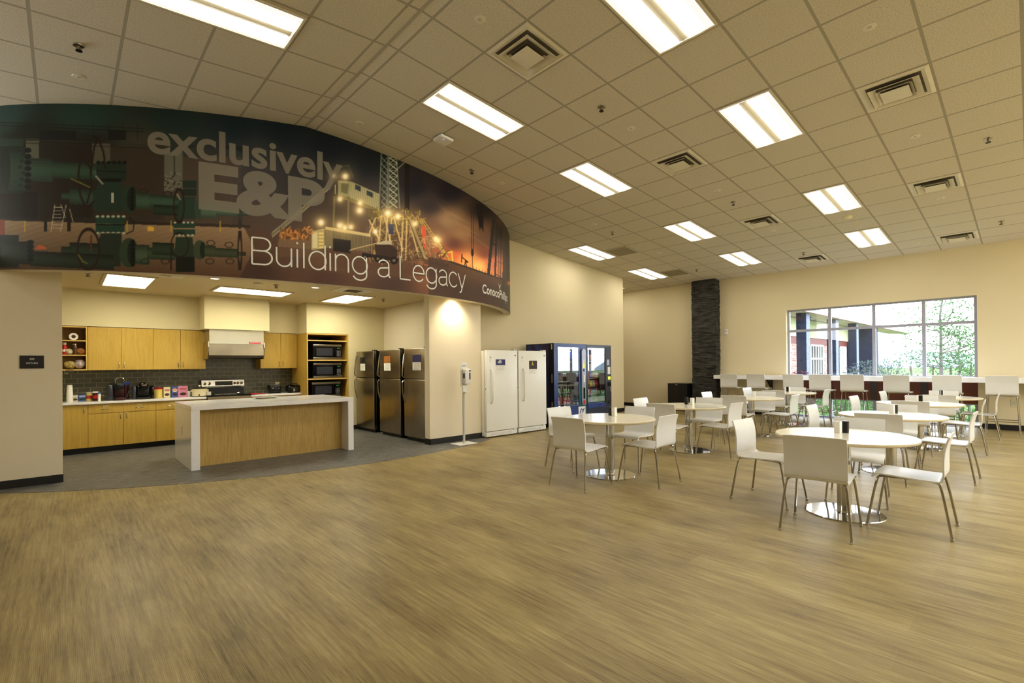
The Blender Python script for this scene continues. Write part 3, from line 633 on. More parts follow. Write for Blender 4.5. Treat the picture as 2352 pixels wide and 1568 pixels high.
# slogan in thin single-stroke letters
def arc_(cx, cy, rx, ry, a0, a1, n=22): return [(cx+rx*math.cos(math.radians(a0+(a1-a0)*k/n)), cy+ry*math.sin(math.radians(a0+(a1-a0)*k/n))) for k in range(n+1)]
XH = .52
def bowl(cx): return arc_(cx, XH/2, .225, XH/2, 0, 360, 40)
GLY = {'B': (.60, [[(.06, 0), (.06, .72)], [(.06, .72), (.32, .72)]+arc_(.32, .545, .18, .175, 90, -90)+[(.06, .37)], [(.32, .37)]+arc_(.34, .185, .2, .185, 90, -90)+[(.06, 0)]]),
 'u': (.50, [[(.05, XH), (.05, .2)]+arc_(.235, .195, .185, .195, 180, 350)+[(.42, .2)], [(.42, XH), (.42, 0)]]), 'i': (.17, [[(.07, 0), (.07, XH)], [(.07, .66), (.07, .72)]]), 'l': (.17, [[(.07, 0), (.07, .72)]]),
 'd': (.54, [bowl(.265), [(.47, 0), (.47, .72)]]), 'n': (.50, [[(.05, 0), (.05, XH)], arc_(.235, .325, .185, .195, 180, 0)+[(.42, 0)]]),
 'g': (.54, [bowl(.265), [(.47, XH), (.47, -.03)]+arc_(.265, -.03, .205, .16, 0, -165)]), ' ': (.25, []),
 'a': (.49, [arc_(.235, .365, .17, .155, 160, 0)+[(.405, .1)]+arc_(.46, .06, .055, .06, 180, 270, 8), [(.405, .3), (.33, .29), (.2, .272)]+arc_(.2, .135, .15, .137, 90, 270)+[(.2, -.002)]+arc_(.22, .16, .185, .162, 270, 350)]),
 'L': (.50, [[(.06, .72), (.06, 0), (.44, 0)]]), 'e': (.51, [[(.04, .265), (.47, .265)]+arc_(.255, .26, .215, .26, 2, 322, 40)]), 'c': (.47, [arc_(.25, .26, .215, .26, 40, 322, 36)]),
 'y': (.45, [[(.03, XH), (.22, 0)], [(.42, XH), (.2, -.08)]+arc_(.11, -.07, .09, .085, 0, -100, 10)])}
def stroke_text(txt, s0, s1, z0, cap, w, mat):
    L = sum(GLY[c][0] for c in txt); k = (s1-s0)/L; kz = cap/.72; b = B(); x = s0; hw = w/2
    for ch in txt:
        for st in GLY[ch][1]:
            P = [(x+p[0]*k, z0+p[1]*kz) for p in st]; Q = []
            for p, q in zip(P, P[1:]):
                m = max(1, int(math.hypot(q[0]-p[0], q[1]-p[1])/.05)); Q += [(p[0]+(q[0]-p[0])*j/m, p[1]+(q[1]-p[1])*j/m) for j in range(m)]
            Q.append(P[-1]); ls, rs = [], []
            for j, p in enumerate(Q):
                a_, c_ = Q[max(j-1, 0)], Q[min(j+1, len(Q)-1)]; dx, dz = c_[0]-a_[0], c_[1]-a_[1]; d = math.hypot(dx, dz) or 1; nx, nz = -dz/d*hw, dx/d*hw
                cap_ = 0
                ls.append((p[0]+nx, p[1]+nz)); rs.append((p[0]-nx, p[1]-nz))
            V = lambda p: b.b.verts.new(mpt(*p))
            lv, rv = [V(p) for p in ls], [V(p) for p in rs]
            for j in range(len(lv)-1): b.b.faces.new((rv[j], rv[j+1], lv[j+1], lv[j]))
        x += GLY[ch][0]*k
    return b.make('lettering', mat, mural)
def mpt(s, z): x, y = np.interp(s, SARC, px_), np.interp(s, SARC, py_); nx, ny = x-MC[0], y-MC[1]; d = math.hypot(nx, ny); return (x+nx/d*.005, y+ny/d*.005, z)
stroke_text('Building a Legacy', 4.375, 7.9, 2.775, .35, .021, 'vinyl_letter')['label'] = 'thin white lettering'
curve_text('lettering', 'ConocoPhillips', 8.43, 9.84, 2.775, 2.94, 'vinyl_letter', .018, ext=EXT)['label'] = 'small white lettering'
eb = B()
def mpt(s, z): x, y = np.interp(s, SARC, px_), np.interp(s, SARC, py_); nx, ny = x-MC[0], y-MC[1]; d = math.hypot(nx, ny); return (x+nx/d*.005, y+ny/d*.005, z)
for pts in ([(9.14, 3.07), (9.19, 3.03), (9.225, 2.965), (9.205, 2.955)], [(9.30, 3.07), (9.245, 3.03), (9.205, 2.955), (9.225, 2.965)]): eb.poly(*[mpt(*p) for p in pts])
eb.make('company_emblem', 'vinyl_letter', mural)

# ================================================================== CEILING FIXTURES
ORD = ['first', 'second', 'third', 'fourth', 'fifth', 'sixth', 'seventh']
def on_slope(i, j, d=0.): return (RX+i*T*CS-d*SN, GY-j*T, RZ-i*T*SN-d*CS)
RROT = (0, SL, 0); LROT = (0, -SL, 0)
def troffer(loc, rot, label, group):
    t = thing('ceiling_light', label, 'ceiling light', loc, group=group, rot=rot); L, W2 = 2*T-.03, T-.03
    f = B(); w = .022
    for a in ((0, L, 0, w), (0, L, W2-w, W2), (0, w, w, W2-w), (L-w, L, w, W2-w)): f.box(*[v+.015*1 for v in a[:2]], *[v-W2-.015 for v in a[2:]], -.012, -.001)
    f.make('frame', 'ceil_white', t, world=False)
    B().box(.03, L, -W2+.01, -.03, -.006, -.001).make('housing', 'housing_glow', t, world=False)
    for y in (-.17, -.44):
        b = B(); n = 6
        pr_ = [(y+.09*math.cos(PI*k/n), -.007-.016*math.sin(PI*k/n)) for k in range(n+1)]
        for p, q in zip(pr_, pr_[1:]): b.poly((.07, p[0], p[1]), (.07, q[0], q[1]), (L-.04, q[0], q[1]), (L-.04, p[0], p[1]))
        b.make('lens', 'lamp', t, world=False)
    B().prism([(-.352, -.007), (-.305, -.02), (-.258, -.007)], .06, L-.03, 'x').make('centre_rib', 'ceil_white', t, world=False)
    return t
LR = [(0, 0, 'left'), (4, 0, 'left'), (9, 0, 'left'), (13, 0, 'left'), (0, 4, 'right'), (4, 4, 'right'), (9, 4, 'right'), (13, 4, 'right'), (9, -4, 'wall'), (13, -4, 'wall')]
cnt = {}; t0 = None
rown = {'left': 'in the middle row', 'right': 'in the row nearest the right edge', 'wall': 'in the row beside the vending machine wall'}
for i, j, r in LR:
    cnt[r] = cnt.get(r, 0)+1; lab = f'bright two-lamp ceiling light, {ORD[cnt[r]-1]} from the camera {rown[r]}'
    if t0 is None: t0 = troffer(on_slope(i, j), RROT, lab, 'recessed two-lamp ceiling lights')
    else: dup(t0, on_slope(i, j), label=lab, rot=RROT)
dup(t0, on_slope(13.9, -6.9), label='bright ceiling light mostly hidden behind the end of the vending machine wall', rot=RROT)
dup(t0, (LX-3*T*CS, 5.22, zc(LX-3*T*CS)), label='large two-lamp ceiling light at the top left, left of the ridge', rot=LROT)

def diffuser(loc, rot, label):
    t = thing('ceiling_diffuser', label, 'air vent', loc, group='square ceiling air diffusers', rot=rot); h = T/2-.012
    B().box(-h+.03, h-.03, -h+.03, h-.03, -.003, -.001).make('duct_opening', 'dark_gap', t, world=False)
    def ring(a, za, c, z_c):
        b = B(); P = [(-1, -1), (1, -1), (1, 1), (-1, 1)]
        for k in range(4):
            p, q = P[k], P[(k+1) % 4]; b.poly((p[0]*a, p[1]*a, za), (q[0]*a, q[1]*a, za), (q[0]*c, q[1]*c, z_c), (p[0]*c, p[1]*c, z_c))
        return b
    ring(h, -.002, h-.035, -.012).make('frame', 'diffuser_white', t, world=False)
    ring(h-.035, -.012, h-.07, -.004).make('frame_lip', 'diffuser_white', t, world=False)
    ring(.222, -.035, .158, -.008).make('cone', 'diffuser_white', t, world=False)
    ring(.158, -.046, .125, -.012).make('cone', 'diffuser_white', t, world=False)
    B().box(-.125, .125, -.125, .125, -.052, -.048).lathe([(.012, -.054), (.012, -.052)], n=10).make('centre_plate', 'diffuser_white', t, world=False)
    return t
d0 = None; cnt = {}
for i, j in ((.5, 2.5), (5.5, 2.5), (10.5, 2.5), (15.5, 2.5), (5.5, 6.5), (10.5, 6.5), (15.5, 6.5)):
    r = 'beside the middle lights' if j < 4 else 'near the right edge'; cnt[r] = cnt.get(r, 0)+1
    lab = f'square ceiling air diffuser, {ORD[cnt[r]-1]} from the camera {r}'
    if d0 is None: d0 = diffuser(on_slope(i, j), RROT, lab)
    else: dup(d0, on_slope(i, j), label=lab, rot=RROT)
# sprinklers
def sprinkler(loc, rot, label, group='chrome ceiling sprinklers'):
    t = thing('ceiling_sprinkler', label, 'sprinkler', loc, group=group, rot=rot)
    B().lathe([(.045, -.001), (.043, -.008), (.02, -.012)], n=18).make('escutcheon', 'steel', t, True, world=False)
    B().cyl((0, 0, -.01), (0, 0, -.04), .012, n=10).box(-.022, .022, -.003, .003, -.05, -.02).make('head', 'steel', t, world=False)
    B().lathe([(.004, -.048), (.028, -.052), (.028, -.056), (.004, -.056)], n=12).make('deflector', 'black', t, world=False)
    return t
SPK = [(2.5, -1.5, 'near the curved mural, beside the first wall-side gap'), (2.5, 2.5, 'between the first and second rows of lights near the top centre'), (8.5, -1.5, 'behind the mural end, before the wall row of lights'), (8.5, 2.5, 'halfway down between the two middle rows'), (8.5, 7.5, 'high at the right edge between two air diffusers'), (14.5, 7.5, 'far right, near the window wall'), (14.5, -1.5, 'far left, near the slate pillar'), (14.5, 2.5, 'above the window wall beside the last middle diffuser')]
s0 = None
for i, j, w in SPK:
    lab = f'small chrome ceiling sprinkler {w}'
    if s0 is None: s0 = sprinkler(on_slope(i, j), RROT, lab)
    else: dup(s0, on_slope(i, j), label=lab, rot=RROT)
lp = ceil_l = None
def on_left(u, v):
    d = ray(u, v); z_r = ZR-TN*XR; t = (z_r-H)/(d[2]-TN*d[0]); return O3+d*t
dup(s0, on_left(180, 104), label='small chrome ceiling sprinkler at the far upper left of the picture', rot=LROT)
# round cover plates
def disc(loc, rot, label):
    t = thing('ceiling_cover_disc', label, 'ceiling disc', loc, group='round white ceiling cover discs', rot=rot)
    B().lathe([(.055, -.001), (.052, -.006), (.02, -.007)], n=24).make('cover', 'diffuser_white', t, True, world=False)
    B().lathe([(.02, -.007), (.018, -.011), (.002, -.012)], n=14).make('centre', 'shade_grey', t, True, world=False); return t
DS = [(-.5, 2.5, 'at the top beside the first diffuser'), (3.5, 6.5, 'top right, above the big right diffuser'), (3.5, 2.5, 'beside the second sprinkler of the middle'), (7.5, 2.5, 'past the second middle diffuser'), (7.5, 6.5, 'right side, between two diffusers'), (11.5, 6.5, 'right side, past the second right diffuser'), (3.5, -1.5, 'below the second middle light, toward the mural'), (7.5, -1.5, 'left of the middle row, halfway along'), (11.5, 2.5, 'past the third middle diffuser'), (11.5, -1.5, 'beside a return air grille'), (15.5, 5.5, 'far right beside the last right light'), (15.5, -1.5, 'just in front of the slate pillar'), (15.5, 1.6, 'at the window wall end of the middle row'), (-.45, -1.6, 'near the ridge, above the mural lettering'), (15.5, -4.4, 'at the corner of the vending machine wall')]
k0 = None
for i, j, w in DS:
    lab = f'small round white ceiling disc {w}'
    if k0 is None: k0 = disc(on_slope(i, j), RROT, lab)
    else: dup(k0, on_slope(i, j), label=lab, rot=RROT)
dup(k0, on_left(180, 176), label='small round ceiling disc at the far upper left below a sprinkler', rot=LROT)
for n_, (i, j) in enumerate(((10.5, -2.5), (14.5, -2.5))):
    t = thing('return_air_grille', ('nearer' if n_ == 0 else 'farther')+' grey perforated return air grille beside a wall row light', 'air vent', on_slope(i, j), rot=RROT)
    B().box(-.3, .3, -.3, .3, -.006, -.001).make('perforated_plate', plain('perforated', (150, 138, 112), .6, var=.2, scale=90), t, world=False)
    f = B()
    for a in ((-.305, .305, -.305, -.29), (-.305, .305, .29, .305), (-.305, -.29, -.29, .29), (.29, .305, -.29, .29)): f.box(*a, -.01, -.001)
    f.make('frame', 'ceil_white', t, world=False)
t = thing('smoke_detector', 'round beige smoke detector between two lights of the right row', 'smoke detector', on_slope(11.54, 4.48), rot=RROT)
B().lathe([(.075, -.001), (.075, -.02), (.06, -.035), (.03, -.045), (.002, -.046)], n=24).make('cover', 'cream_enamel', t, True, world=False)
B().lathe([(.078, -.0), (.078, -.008), (.07, -.009)], n=24).make('base', 'cream_enamel', t, True, world=False)
t = thing('wireless_access_point', 'white rounded square wireless access point on the ceiling near the mural', 'access point', on_slope(1.1, -.74, 0), rot=RROT)
B().box(-.11, .11, -.11, .11, -.055, -.012, .04, 4).make('housing', 'white_plastic', t, True, world=False)
B().box(-.05, .05, -.05, .05, -.014, -.001).make('mounting_bracket', 'shade_grey', t, world=False)
B().lathe([(.005, -.057), (.005, -.055)], c=(-.03, -.06, 0), n=8).make('status_lamp', 'blue_led', t, world=False)

# kitchen ceiling
def panel_light(x0, x1, y0, y1, label):
    t = thing('kitchen_ceiling_light', label, 'ceiling light', (x0, y0, ZK), group='flat kitchen ceiling lights'); f = B(); w = .04
    for a in ((x0, x1, y0, y0+w), (x0, x1, y1-w, y1), (x0, x0+w, y0+w, y1-w), (x1-w, x1, y0+w, y1-w)): f.box(*a, ZK-.02, ZK-.001)
    f.make('frame', 'kitchen_ceiling', t); B().box(x0+w, x1-w, y0+w, y1-w, ZK-.012, ZK-.002).make('diffuser', 'lamp_kitchen', t)
panel_light(.41, 1.03, 8.82, 10.12, 'flat ceiling light at the left end of the kitchen')
panel_light(1.86, 3.06, 9.06, 9.72, 'flat ceiling light above the middle of the kitchen, before the hood')
panel_light(3.82, 4.44, 8.66, 9.9, 'flat ceiling light at the right end of the kitchen, before the microwaves')
def register(x0, x1, y0, y1, label):
    t = thing('kitchen_air_register', label, 'air vent', (x0, y0, ZK)); B().box(x0, x1, y0, y1, ZK-.012, ZK-.001).make('plate', 'diffuser_white', t)
    xm, ym = (x0+x1)/2, (y0+y1)/2; g = B()
    for k in range(6): g.box(xm-.13, xm+.13, ym-.13+k*.048, ym-.11+k*.048, ZK-.016, ZK-.012)
    g.make('louvre', 'dark_gap', t)
register(.72, 1.3, 8.1, 8.68, 'white ceiling air register above the left of the kitchen opening'); register(3.46, 4.06, 7.92, 8.46, 'white ceiling air register in front of the right kitchen light')
t = thing('ceiling_slot_vent', 'long narrow slot vent in the kitchen ceiling before the hood', 'air vent', (2.0, 9.84, ZK)); B().box(2.0, 2.92, 9.84, 9.9, ZK-.008, ZK-.001).make('plate', 'kitchen_ceiling', t); B().box(2.03, 2.89, 9.86, 9.88, ZK-.01, ZK-.008).make('slot', 'dark_gap', t)
def downlight(x, y, label):
    t = thing('ceiling_downlight', label, 'downlight', (x, y, ZK), group='round kitchen downlights'); B().lathe([(.085, -.001), (.082, -.008), (.065, -.009), (.06, -.002)], (x, y, ZK), 28).make('trim_ring', 'diffuser_white', t, True)
    B().lathe([(.055, -.003), (.05, -.005), (.002, -.006)], (x, y, ZK), 20).make('bulb', 'lamp_small', t, True)
downlight(1.67, 8.39, 'round downlight, leftmost over the island'); downlight(3.14, 8.29, 'round downlight, middle one over the island'); downlight(4.52, 7.63, 'round downlight beside the right kitchen wall end')
downlight(5.25, 7.13, 'round downlight washing the front of the wall beside the dispenser')
for (x, y, w) in ((.25, 9.02, 'at the left of the kitchen ceiling'), (2.55, 8.41, 'in the middle of the kitchen ceiling'), (4.69, 8.83, 'at the right of the kitchen ceiling')): dup(s0, (x, y, ZK), label='chrome sprinkler '+w, group='chrome kitchen sprinklers', rot=(0, 0, 0))
t = thing('kitchen_smoke_detector', 'half-dome detector on the kitchen ceiling beside a sprinkler', 'smoke detector', (2.28, 8.41, ZK)); B().lathe([(.07, -.001), (.065, -.03), (.04, -.045), (.002, -.047)], (2.28, 8.41, ZK), 24).make('cover', 'cream_enamel', t, True); B().lathe([(.075, 0), (.075, -.006), (.068, -.007)], (2.28, 8.41, ZK), 24).make('base', 'cream_enamel', t)

# ================================================================== KITCHEN FURNITURE
ZT = .86
def pull(b, x, z, y, L=.1, vert=True, ax='y', sgn=-1):
    """bow handle standing out from a front"""
    h = L/2; prof = [(-h, 0), (-h, .022), (-h*.8, .03), (h*.8, .03), (h, .022), (h, 0)]
    pts = []
    for a, d in prof:
        p = (x, y+sgn*d, z+a) if vert else (x+a, y+sgn*d, z)
        pts.append(p)
    return b.tube(pts, .005, 6)
def cabinet(name, label, x0, x1, yf, yb, z0, z1, doors=(), drawers=(), cat='cabinet', toe=False, group=None, sticker=False, side='maple'):
    t = thing(name, label, cat, (x0, yf, 0), group=group)
    b = B().box(x0, x1, yf+.02, yb, z0+(.1 if toe else 0), z1); b.make('carcass', side, t)
    if toe: B().box(x0, x1, yf+.07, yb, 0, .1).make('toe_kick', 'black', t)
    for xa, xb, za, zb, hx, hz in doors:
        d = B().box(xa+.002, xb-.002, yf, yf+.019, za+.002, zb-.002, .002).make('door', 'maple', t)
        pull(B(), hx, hz, yf).make('handle', 'steel_bright', d, True)
    for xa, xb, za, zb in drawers:
        d = B().box(xa+.002, xb-.002, yf, yf+.019, za+.002, zb-.002, .002).make('drawer', 'maple', t)
        pull(B(), (xa+xb)/2, (za+zb)/2-.01, yf, .11, False).make('handle', 'steel_bright', d, True)
        if sticker: B().box((xa+xb)/2-.035, (xa+xb)/2+.035, yf-.001, yf, (za+zb)/2+.035, (za+zb)/2+.047).make('label_strip', 'paper', d)
    return t
YB = 11.235
cabinet('base_cabinet', 'maple base cabinet with one tall door at the left end under the counter', -.55, .282, 10.67, YB, 0, .82, doors=[(-.1, .282, .1, .815, .235, .74)], toe=True)
cabinet('base_cabinet', 'maple base cabinet with two drawers over two doors left of the island', .282, 1.196, 10.67, YB, 0, .82, doors=[(.282, .742, .1, .655, .70, .6), (.742, 1.196, .1, .655, .785, .6)], drawers=[(.282, .742, .66, .815), (.742, 1.196, .66, .815)], toe=True, sticker=True)
cabinet('base_cabinet', 'maple base cabinet with drawer partly hidden behind the island, left of the range', 1.196, 1.97, 10.67, YB, 0, .82, doors=[(1.196, 1.66, .1, .655, 1.62, .6), (1.66, 1.97, .1, .655, 1.7, .6)], drawers=[(1.196, 1.66, .66, .815), (1.66, 1.97, .66, .815)], toe=True, sticker=True)
cabinet('base_cabinet', 'maple base cabinet between the range and the microwave tower', 2.735, 3.722, 10.67, YB, 0, .82, doors=[(2.735, 3.23, .1, .655, 3.19, .6), (3.23, 3.722, .1, .655, 3.27, .6)], drawers=[(2.735, 3.23, .66, .815), (3.23, 3.722, .66, .815)], toe=True)
for x0, x1, lab in ((-.55, 1.972, 'long pale stone worktop left of the range, crowded with coffee things'), (2.733, 3.722, 'short pale stone worktop right of the range')):
    tag(B().box(x0, x1, 10.635, YB, .82, ZT, .004).make('worktop', 'quartz', loc=(x0, 10.635, .82)), lab, 'worktop')
# uppers
YU = 10.9; Z0, Z1 = 1.385, 2.128
cabinet('wall_cabinet', 'maple two-door wall cabinet beside the open shelves', .292, 1.186, YU, YB, Z0, Z1, doors=[(.292, .735, Z0, Z1, .70, Z0+.09), (.735, 1.186, Z0, Z1, .77, Z0+.09)])
cabinet('wall_cabinet', 'maple two-door wall cabinet just left of the range hood', 1.186, 2.01, YU, YB, Z0, Z1, doors=[(1.186, 1.602, Z0, Z1, 1.565, Z0+.09), (1.602, 2.01, Z0, Z1, 1.64, Z0+.09)])
cabinet('wall_cabinet', 'maple two-door wall cabinet between the hood and the microwave tower', 2.985, 3.722, YU, YB, Z0, Z1, doors=[(2.985, 3.385, Z0, Z1, 3.345, Z0+.09), (3.385, 3.722, Z0, Z1, 3.42, Z0+.09)])
t = thing('open_shelf_unit', 'open maple shelf unit at the left end of the wall cabinets', 'shelf unit', (-.5, YU, Z0))
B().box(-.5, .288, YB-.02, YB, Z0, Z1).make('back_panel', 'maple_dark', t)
for x in (-.5, .268): B().box(x, x+.02, YU, YB-.02, Z0, Z1).make('side_panel', 'maple_edge', t)
SZ = [Z0, 1.63, 1.875, Z1-.02]
for z in SZ: B().box(-.48, .268, YU, YB-.02, z, z+.02).make('shelf', 'maple_edge', t)
# microwave tower
YM = 10.335
t = thing('microwave_tower', 'tall open maple cabinet holding three stacked microwaves', 'cabinet', (3.725, YM, 0))
for x in (3.725, 4.602): B().box(x, x+.024, YM, YB, 0, 2.12).make('side_panel', 'maple', t)
B().box(3.749, 4.602, YB-.03, YB-.01, .1, 2.12).make('back_panel', 'black', t)
for z in (2.096, 1.955, 1.535, 1.135, .72): B().box(3.749, 4.602, YM, YB-.03, z, z+.024).make('shelf', 'maple_edge', t)
B().box(3.749, 4.602, YM, YM+.02, .12, .715).make('door', 'maple', t)
for k, (z, w) in enumerate(((1.559, 'top'), (1.159, 'middle'), (.744, 'bottom'))):
    x0, x1 = (3.87, 4.49) if k < 2 else (3.84, 4.46); y0 = YM+.03; h = .335
    t = thing('microwave', f'black and steel microwave on the {w} shelf of the tower', 'microwave', (x0, y0, z), group='microwaves in the tower')
    B().box(x0, x1, y0+.03, y0+.45, z+.006, z+h, .006).make('housing', 'black', t)
    for a in ((z+.008, z+.055), (z+h-.05, z+h-.004)): B().box(x0, x1, y0, y0+.03, *a, .006, 2).make('trim_bar', 'steel_bright', t)
    d = B().box(x0+.004, x1-.13, y0+.006, y0+.03, z+.056, z+h-.051).make('door', 'black_gloss', t)
    B().box(x0+.07, x1-.2, y0+.003, y0+.006, z+.085, z+h-.085, .002).make('window', 'clear_dark', d)
    p = B().box(x1-.129, x1-.004, y0+.006, y0+.03, z+.056, z+h-.051).make('control_panel', 'black_gloss', t)
    kp = B()
    for r in range(5):
        for c in range(3): kp.box(x1-.11+c*.032, x1-.09+c*.032, y0+.003, y0+.006, z+.075+r*.027, z+.09+r*.027)
    kp.make('keypad', 'vend_grey', p); B().box(x1-.1, x1-.04, y0+.003, y0+.006, z+h-.09, z+h-.075).make('display', 'green_led', p)
# hood and range
hx0, hx1 = 1.985, 2.93
t = thing('range_hood', 'brushed steel commercial range hood hanging over the cooker', 'range hood', (hx0, 10.46, 1.55))
B().box(hx0, hx1, 10.46, 11.1, 1.86, 2.134, .004).make('upper_panel', 'hood_steel', t)
B().prism([(10.475, 1.86), (10.475, 1.645), (10.5, 1.6), (11.12, 1.6), (11.12, 1.86)], hx0-.0, hx1, 'x').make('canopy', plain('canopy_steel', (150, 142, 128), .2, 1., var=.25, scale=2), t)
for x in (hx0-.02, hx1): B().prism([(10.455, 1.9), (10.455, 1.8), (10.53, 1.575), (11.12, 1.575), (11.12, 1.9)], x, x+.02, 'x').make('end_panel', 'steel_bright', t)
tg = B().box(2.66, 2.87, 10.457, 10.46, 1.876, 1.914).make('maker_plate', 'red', t); text_on('lettering', 'CaptiveAire', (2.675, 10.457, 1.884), (1, 0, 0), (0, 0, 1), .18, .024, 'paper', tg, .01)
rx0, rx1 = 1.98, 2.726
t = thing('electric_range', 'black and steel electric range under the hood', 'cooker', (rx0, 10.6, 0))
B().box(rx0, rx1, 10.63, 11.2, .02, .86).make('body', 'black', t)
B().box(rx0, rx1, 10.6, 11.14, .86, .885, .006, 2).make('cooktop', 'black_gloss', t)
B().box(rx0, rx1, 10.585, 10.63, .73, .855, .006).make('front_rail', 'steel_bright', t)
d = B().box(rx0+.005, rx1-.005, 10.59, 10.63, .2, .72, .004).make('oven_door', 'black_gloss', t); B().tube([(rx0+.06, 10.6, .68), (rx0+.06, 10.56, .68), (rx1-.06, 10.56, .68), (rx1-.06, 10.6, .68)], .012).make('handle', 'steel_bright', d)
B().box(rx0+.005, rx1-.005, 10.595, 10.63, .04, .19, .004).make('storage_drawer', 'steel', t)
B().box(rx0, rx1, 11.13, 11.2, .885, 1.02).make('backguard_base', 'black', t)
cg = B().prism([(11.115, 1.015), (11.105, 1.04), (11.125, 1.16), (11.16, 1.175), (11.2, 1.17), (11.2, 1.015)], rx0-.005, rx1+.005, 'x').make('control_panel', 'steel_bright', t)
B().box(rx0+.23, rx1-.21, 11.1, 11.112, 1.055, 1.135).make('clock_display', 'black_gloss', cg)
for x in (.05, .13, .575, .635, .7): B().cyl((rx0+x, 11.115, 1.095), (rx0+x, 11.075, 1.09), .026, .02, 14).make('knob', 'steel_bright', cg)
tag(B().box(2.13, 2.47, 10.75, 10.79, .887, .897, .003).tube([(2.47, 10.77, .892), (2.52, 10.77, .905), (2.56, 10.78, .912)], .006).make('spatula', 'steel_bright', loc=(2.13, 10.75, .887)), 'steel spatula lying across the cooktop', 'spatula')
# island
ix0, ix1, iy0, iy1, zi = 1.263, 3.586, 7.82, 9.13, .885
t = thing('kitchen_island', 'white stone waterfall island with a wood front panel', 'kitchen island', (ix0, iy0, 0))
B().box(ix0, ix1, iy0, iy1, zi-.062, zi, .004).make('worktop', 'quartz', t)
for a, b_ in ((ix0, ix0+.105), (ix1-.095, ix1)): B().box(a, b_, iy0, iy1, 0, zi-.062, .003).make('waterfall_end', 'quartz', t)
B().box(ix0+.105, ix1-.095, iy0+.27, iy0+.29, .0, zi-.062).make('front_panel', 'oak_panel', t)
B().box(ix0+.105, ix1-.095, iy0+.29, iy1-.02, .08, zi-.062).make('cabinet_box', 'maple', t)
ye = 8.52; op = B().box(ix0-.006, ix0, ye-.035, ye+.035, .42, .56, .002).make('outlet_plate', 'white_plastic', t)
for z in (.46, .51): B().box(ix0-.008, ix0-.006, ye-.015, ye+.015, z, z+.028).make('socket', 'shade_grey', op)
pc = Pz(611, 914.5, zi); t = thing('serving_platter', 'patterned oval platter on the island', 'plate', (pc[0], pc[1], zi))
b = B().lathe([(.002, .004), (.12, .004), (.2, .022), (.205, .026), (.19, .024), (.12, .01), (.002, .01)], n=36); bmesh.ops.scale(b.b, vec=(1, .7, 1), verts=b.b.verts[:])
def platter():
    t_ = NT('platter'); v = t_.n('ShaderNodeTexVoronoi'); v.inputs['Scale'].default_value = 22; t_.l(t_.coord(), v.inputs['Vector']); t_.bsdf(t_.mix(.55, s2l((220, 214, 196)), v.outputs['Color'], 'MULTIPLY'), .3); MATS['platter'] = t_.m
platter(); b.make('dish', 'platter', t, True, world=False)
b = B().lathe([(.1, 0), (.1, .005), (.002, .005)], n=24); b.make('foot_ring', 'cup_white', t, world=False)

# stainless refrigerators facing the island
def fridge(ya, yb, label):
    x = 4.78; t = thing('steel_refrigerator', label, 'refrigerator', (x, ya, 0), group='steel refrigerators')
    B().box(x+.075, 5.49, ya+.005, yb-.005, .03, 1.735).make('cabinet_body', 'black', t)
    for z0, z1, n, top in ((.07, 1.155, 'fridge_door', False), (1.165, 1.735, 'freezer_door', True)):
        d = B().box(x, x+.07, ya, yb, z0, z1, .012, 3).make(n, 'steel', t, True)
        y = yb-.045
        pts = [(x, y, z1-.08), (x-.02, y, z1-.12), (x-.055, y, z0+.18), (x-.06, y, z0+.06), (x-.03, y, z0+.03), (x, y, z0+.025)] if top else [(x, y, z1-.02), (x-.03, y, z1-.025), (x-.06, y, z1-.06), (x-.055, y, z1-.25), (x-.02, y, z1-.4), (x, y, z1-.45)]
        B().tube(pts, .012).make('handle', 'steel_bright', d, True)
    B().box(x+.05, x+.1, ya+.03, yb-.03, .005, .065).make('toe_grille', 'black', t)
    B().box(x+.01, x+.1, ya+.01, ya+.08, 1.736, 1.755, .004).make('hinge_cover', 'black', t)
    return t
fridge(9.45, 10.27, 'steel refrigerator farthest left, nearest the microwaves'); fridge(8.36, 9.19, 'steel refrigerator in the middle of three'); fridge(7.445, 8.21, 'steel refrigerator nearest the wall end on the right')
def notice_x(x, yc, z0, z1, w, pic, label):
    t = thing('paper_notice', label, 'paper', (x, yc, z0)); zm = z0+(z1-z0)*.52
    B().box(x-.004, x-.001, yc-w/2, yc+w/2, z0, zm).make('text_sheet', 'paper', t); B().box(x-.005, x-.001, yc-w/2, yc+w/2, zm, z1).make('picture', pic, t)
    b = B()
    for k in range(5): b.box(x-.0045, x-.004, yc-w*.36, yc+w*.3, zm-.03-k*.028, zm-.022-k*.028)
    b.make('print_line', 'shade_grey', t)
def px_pt(u, v, x=4.78): return Px(u, v, x)
for (u0, v0, u1, v1, pic, lab) in ((828, 820, 838.5, 851, 'paper_black', 'paper notice with a dark picture on the left steel refrigerator'), (882.5, 817.5, 897, 851, 'paper_orange', 'paper notice with an orange picture on the middle steel refrigerator'), (948, 814, 967, 850, 'paper_blue', 'paper notice with a blue car picture on the right steel refrigerator')):
    a, b_ = px_pt(u0, v1), px_pt(u1, v0); notice_x(4.78, (a[1]+b_[1])/2, a[2], b_[2], abs(a[1]-b_[1]), pic, lab)

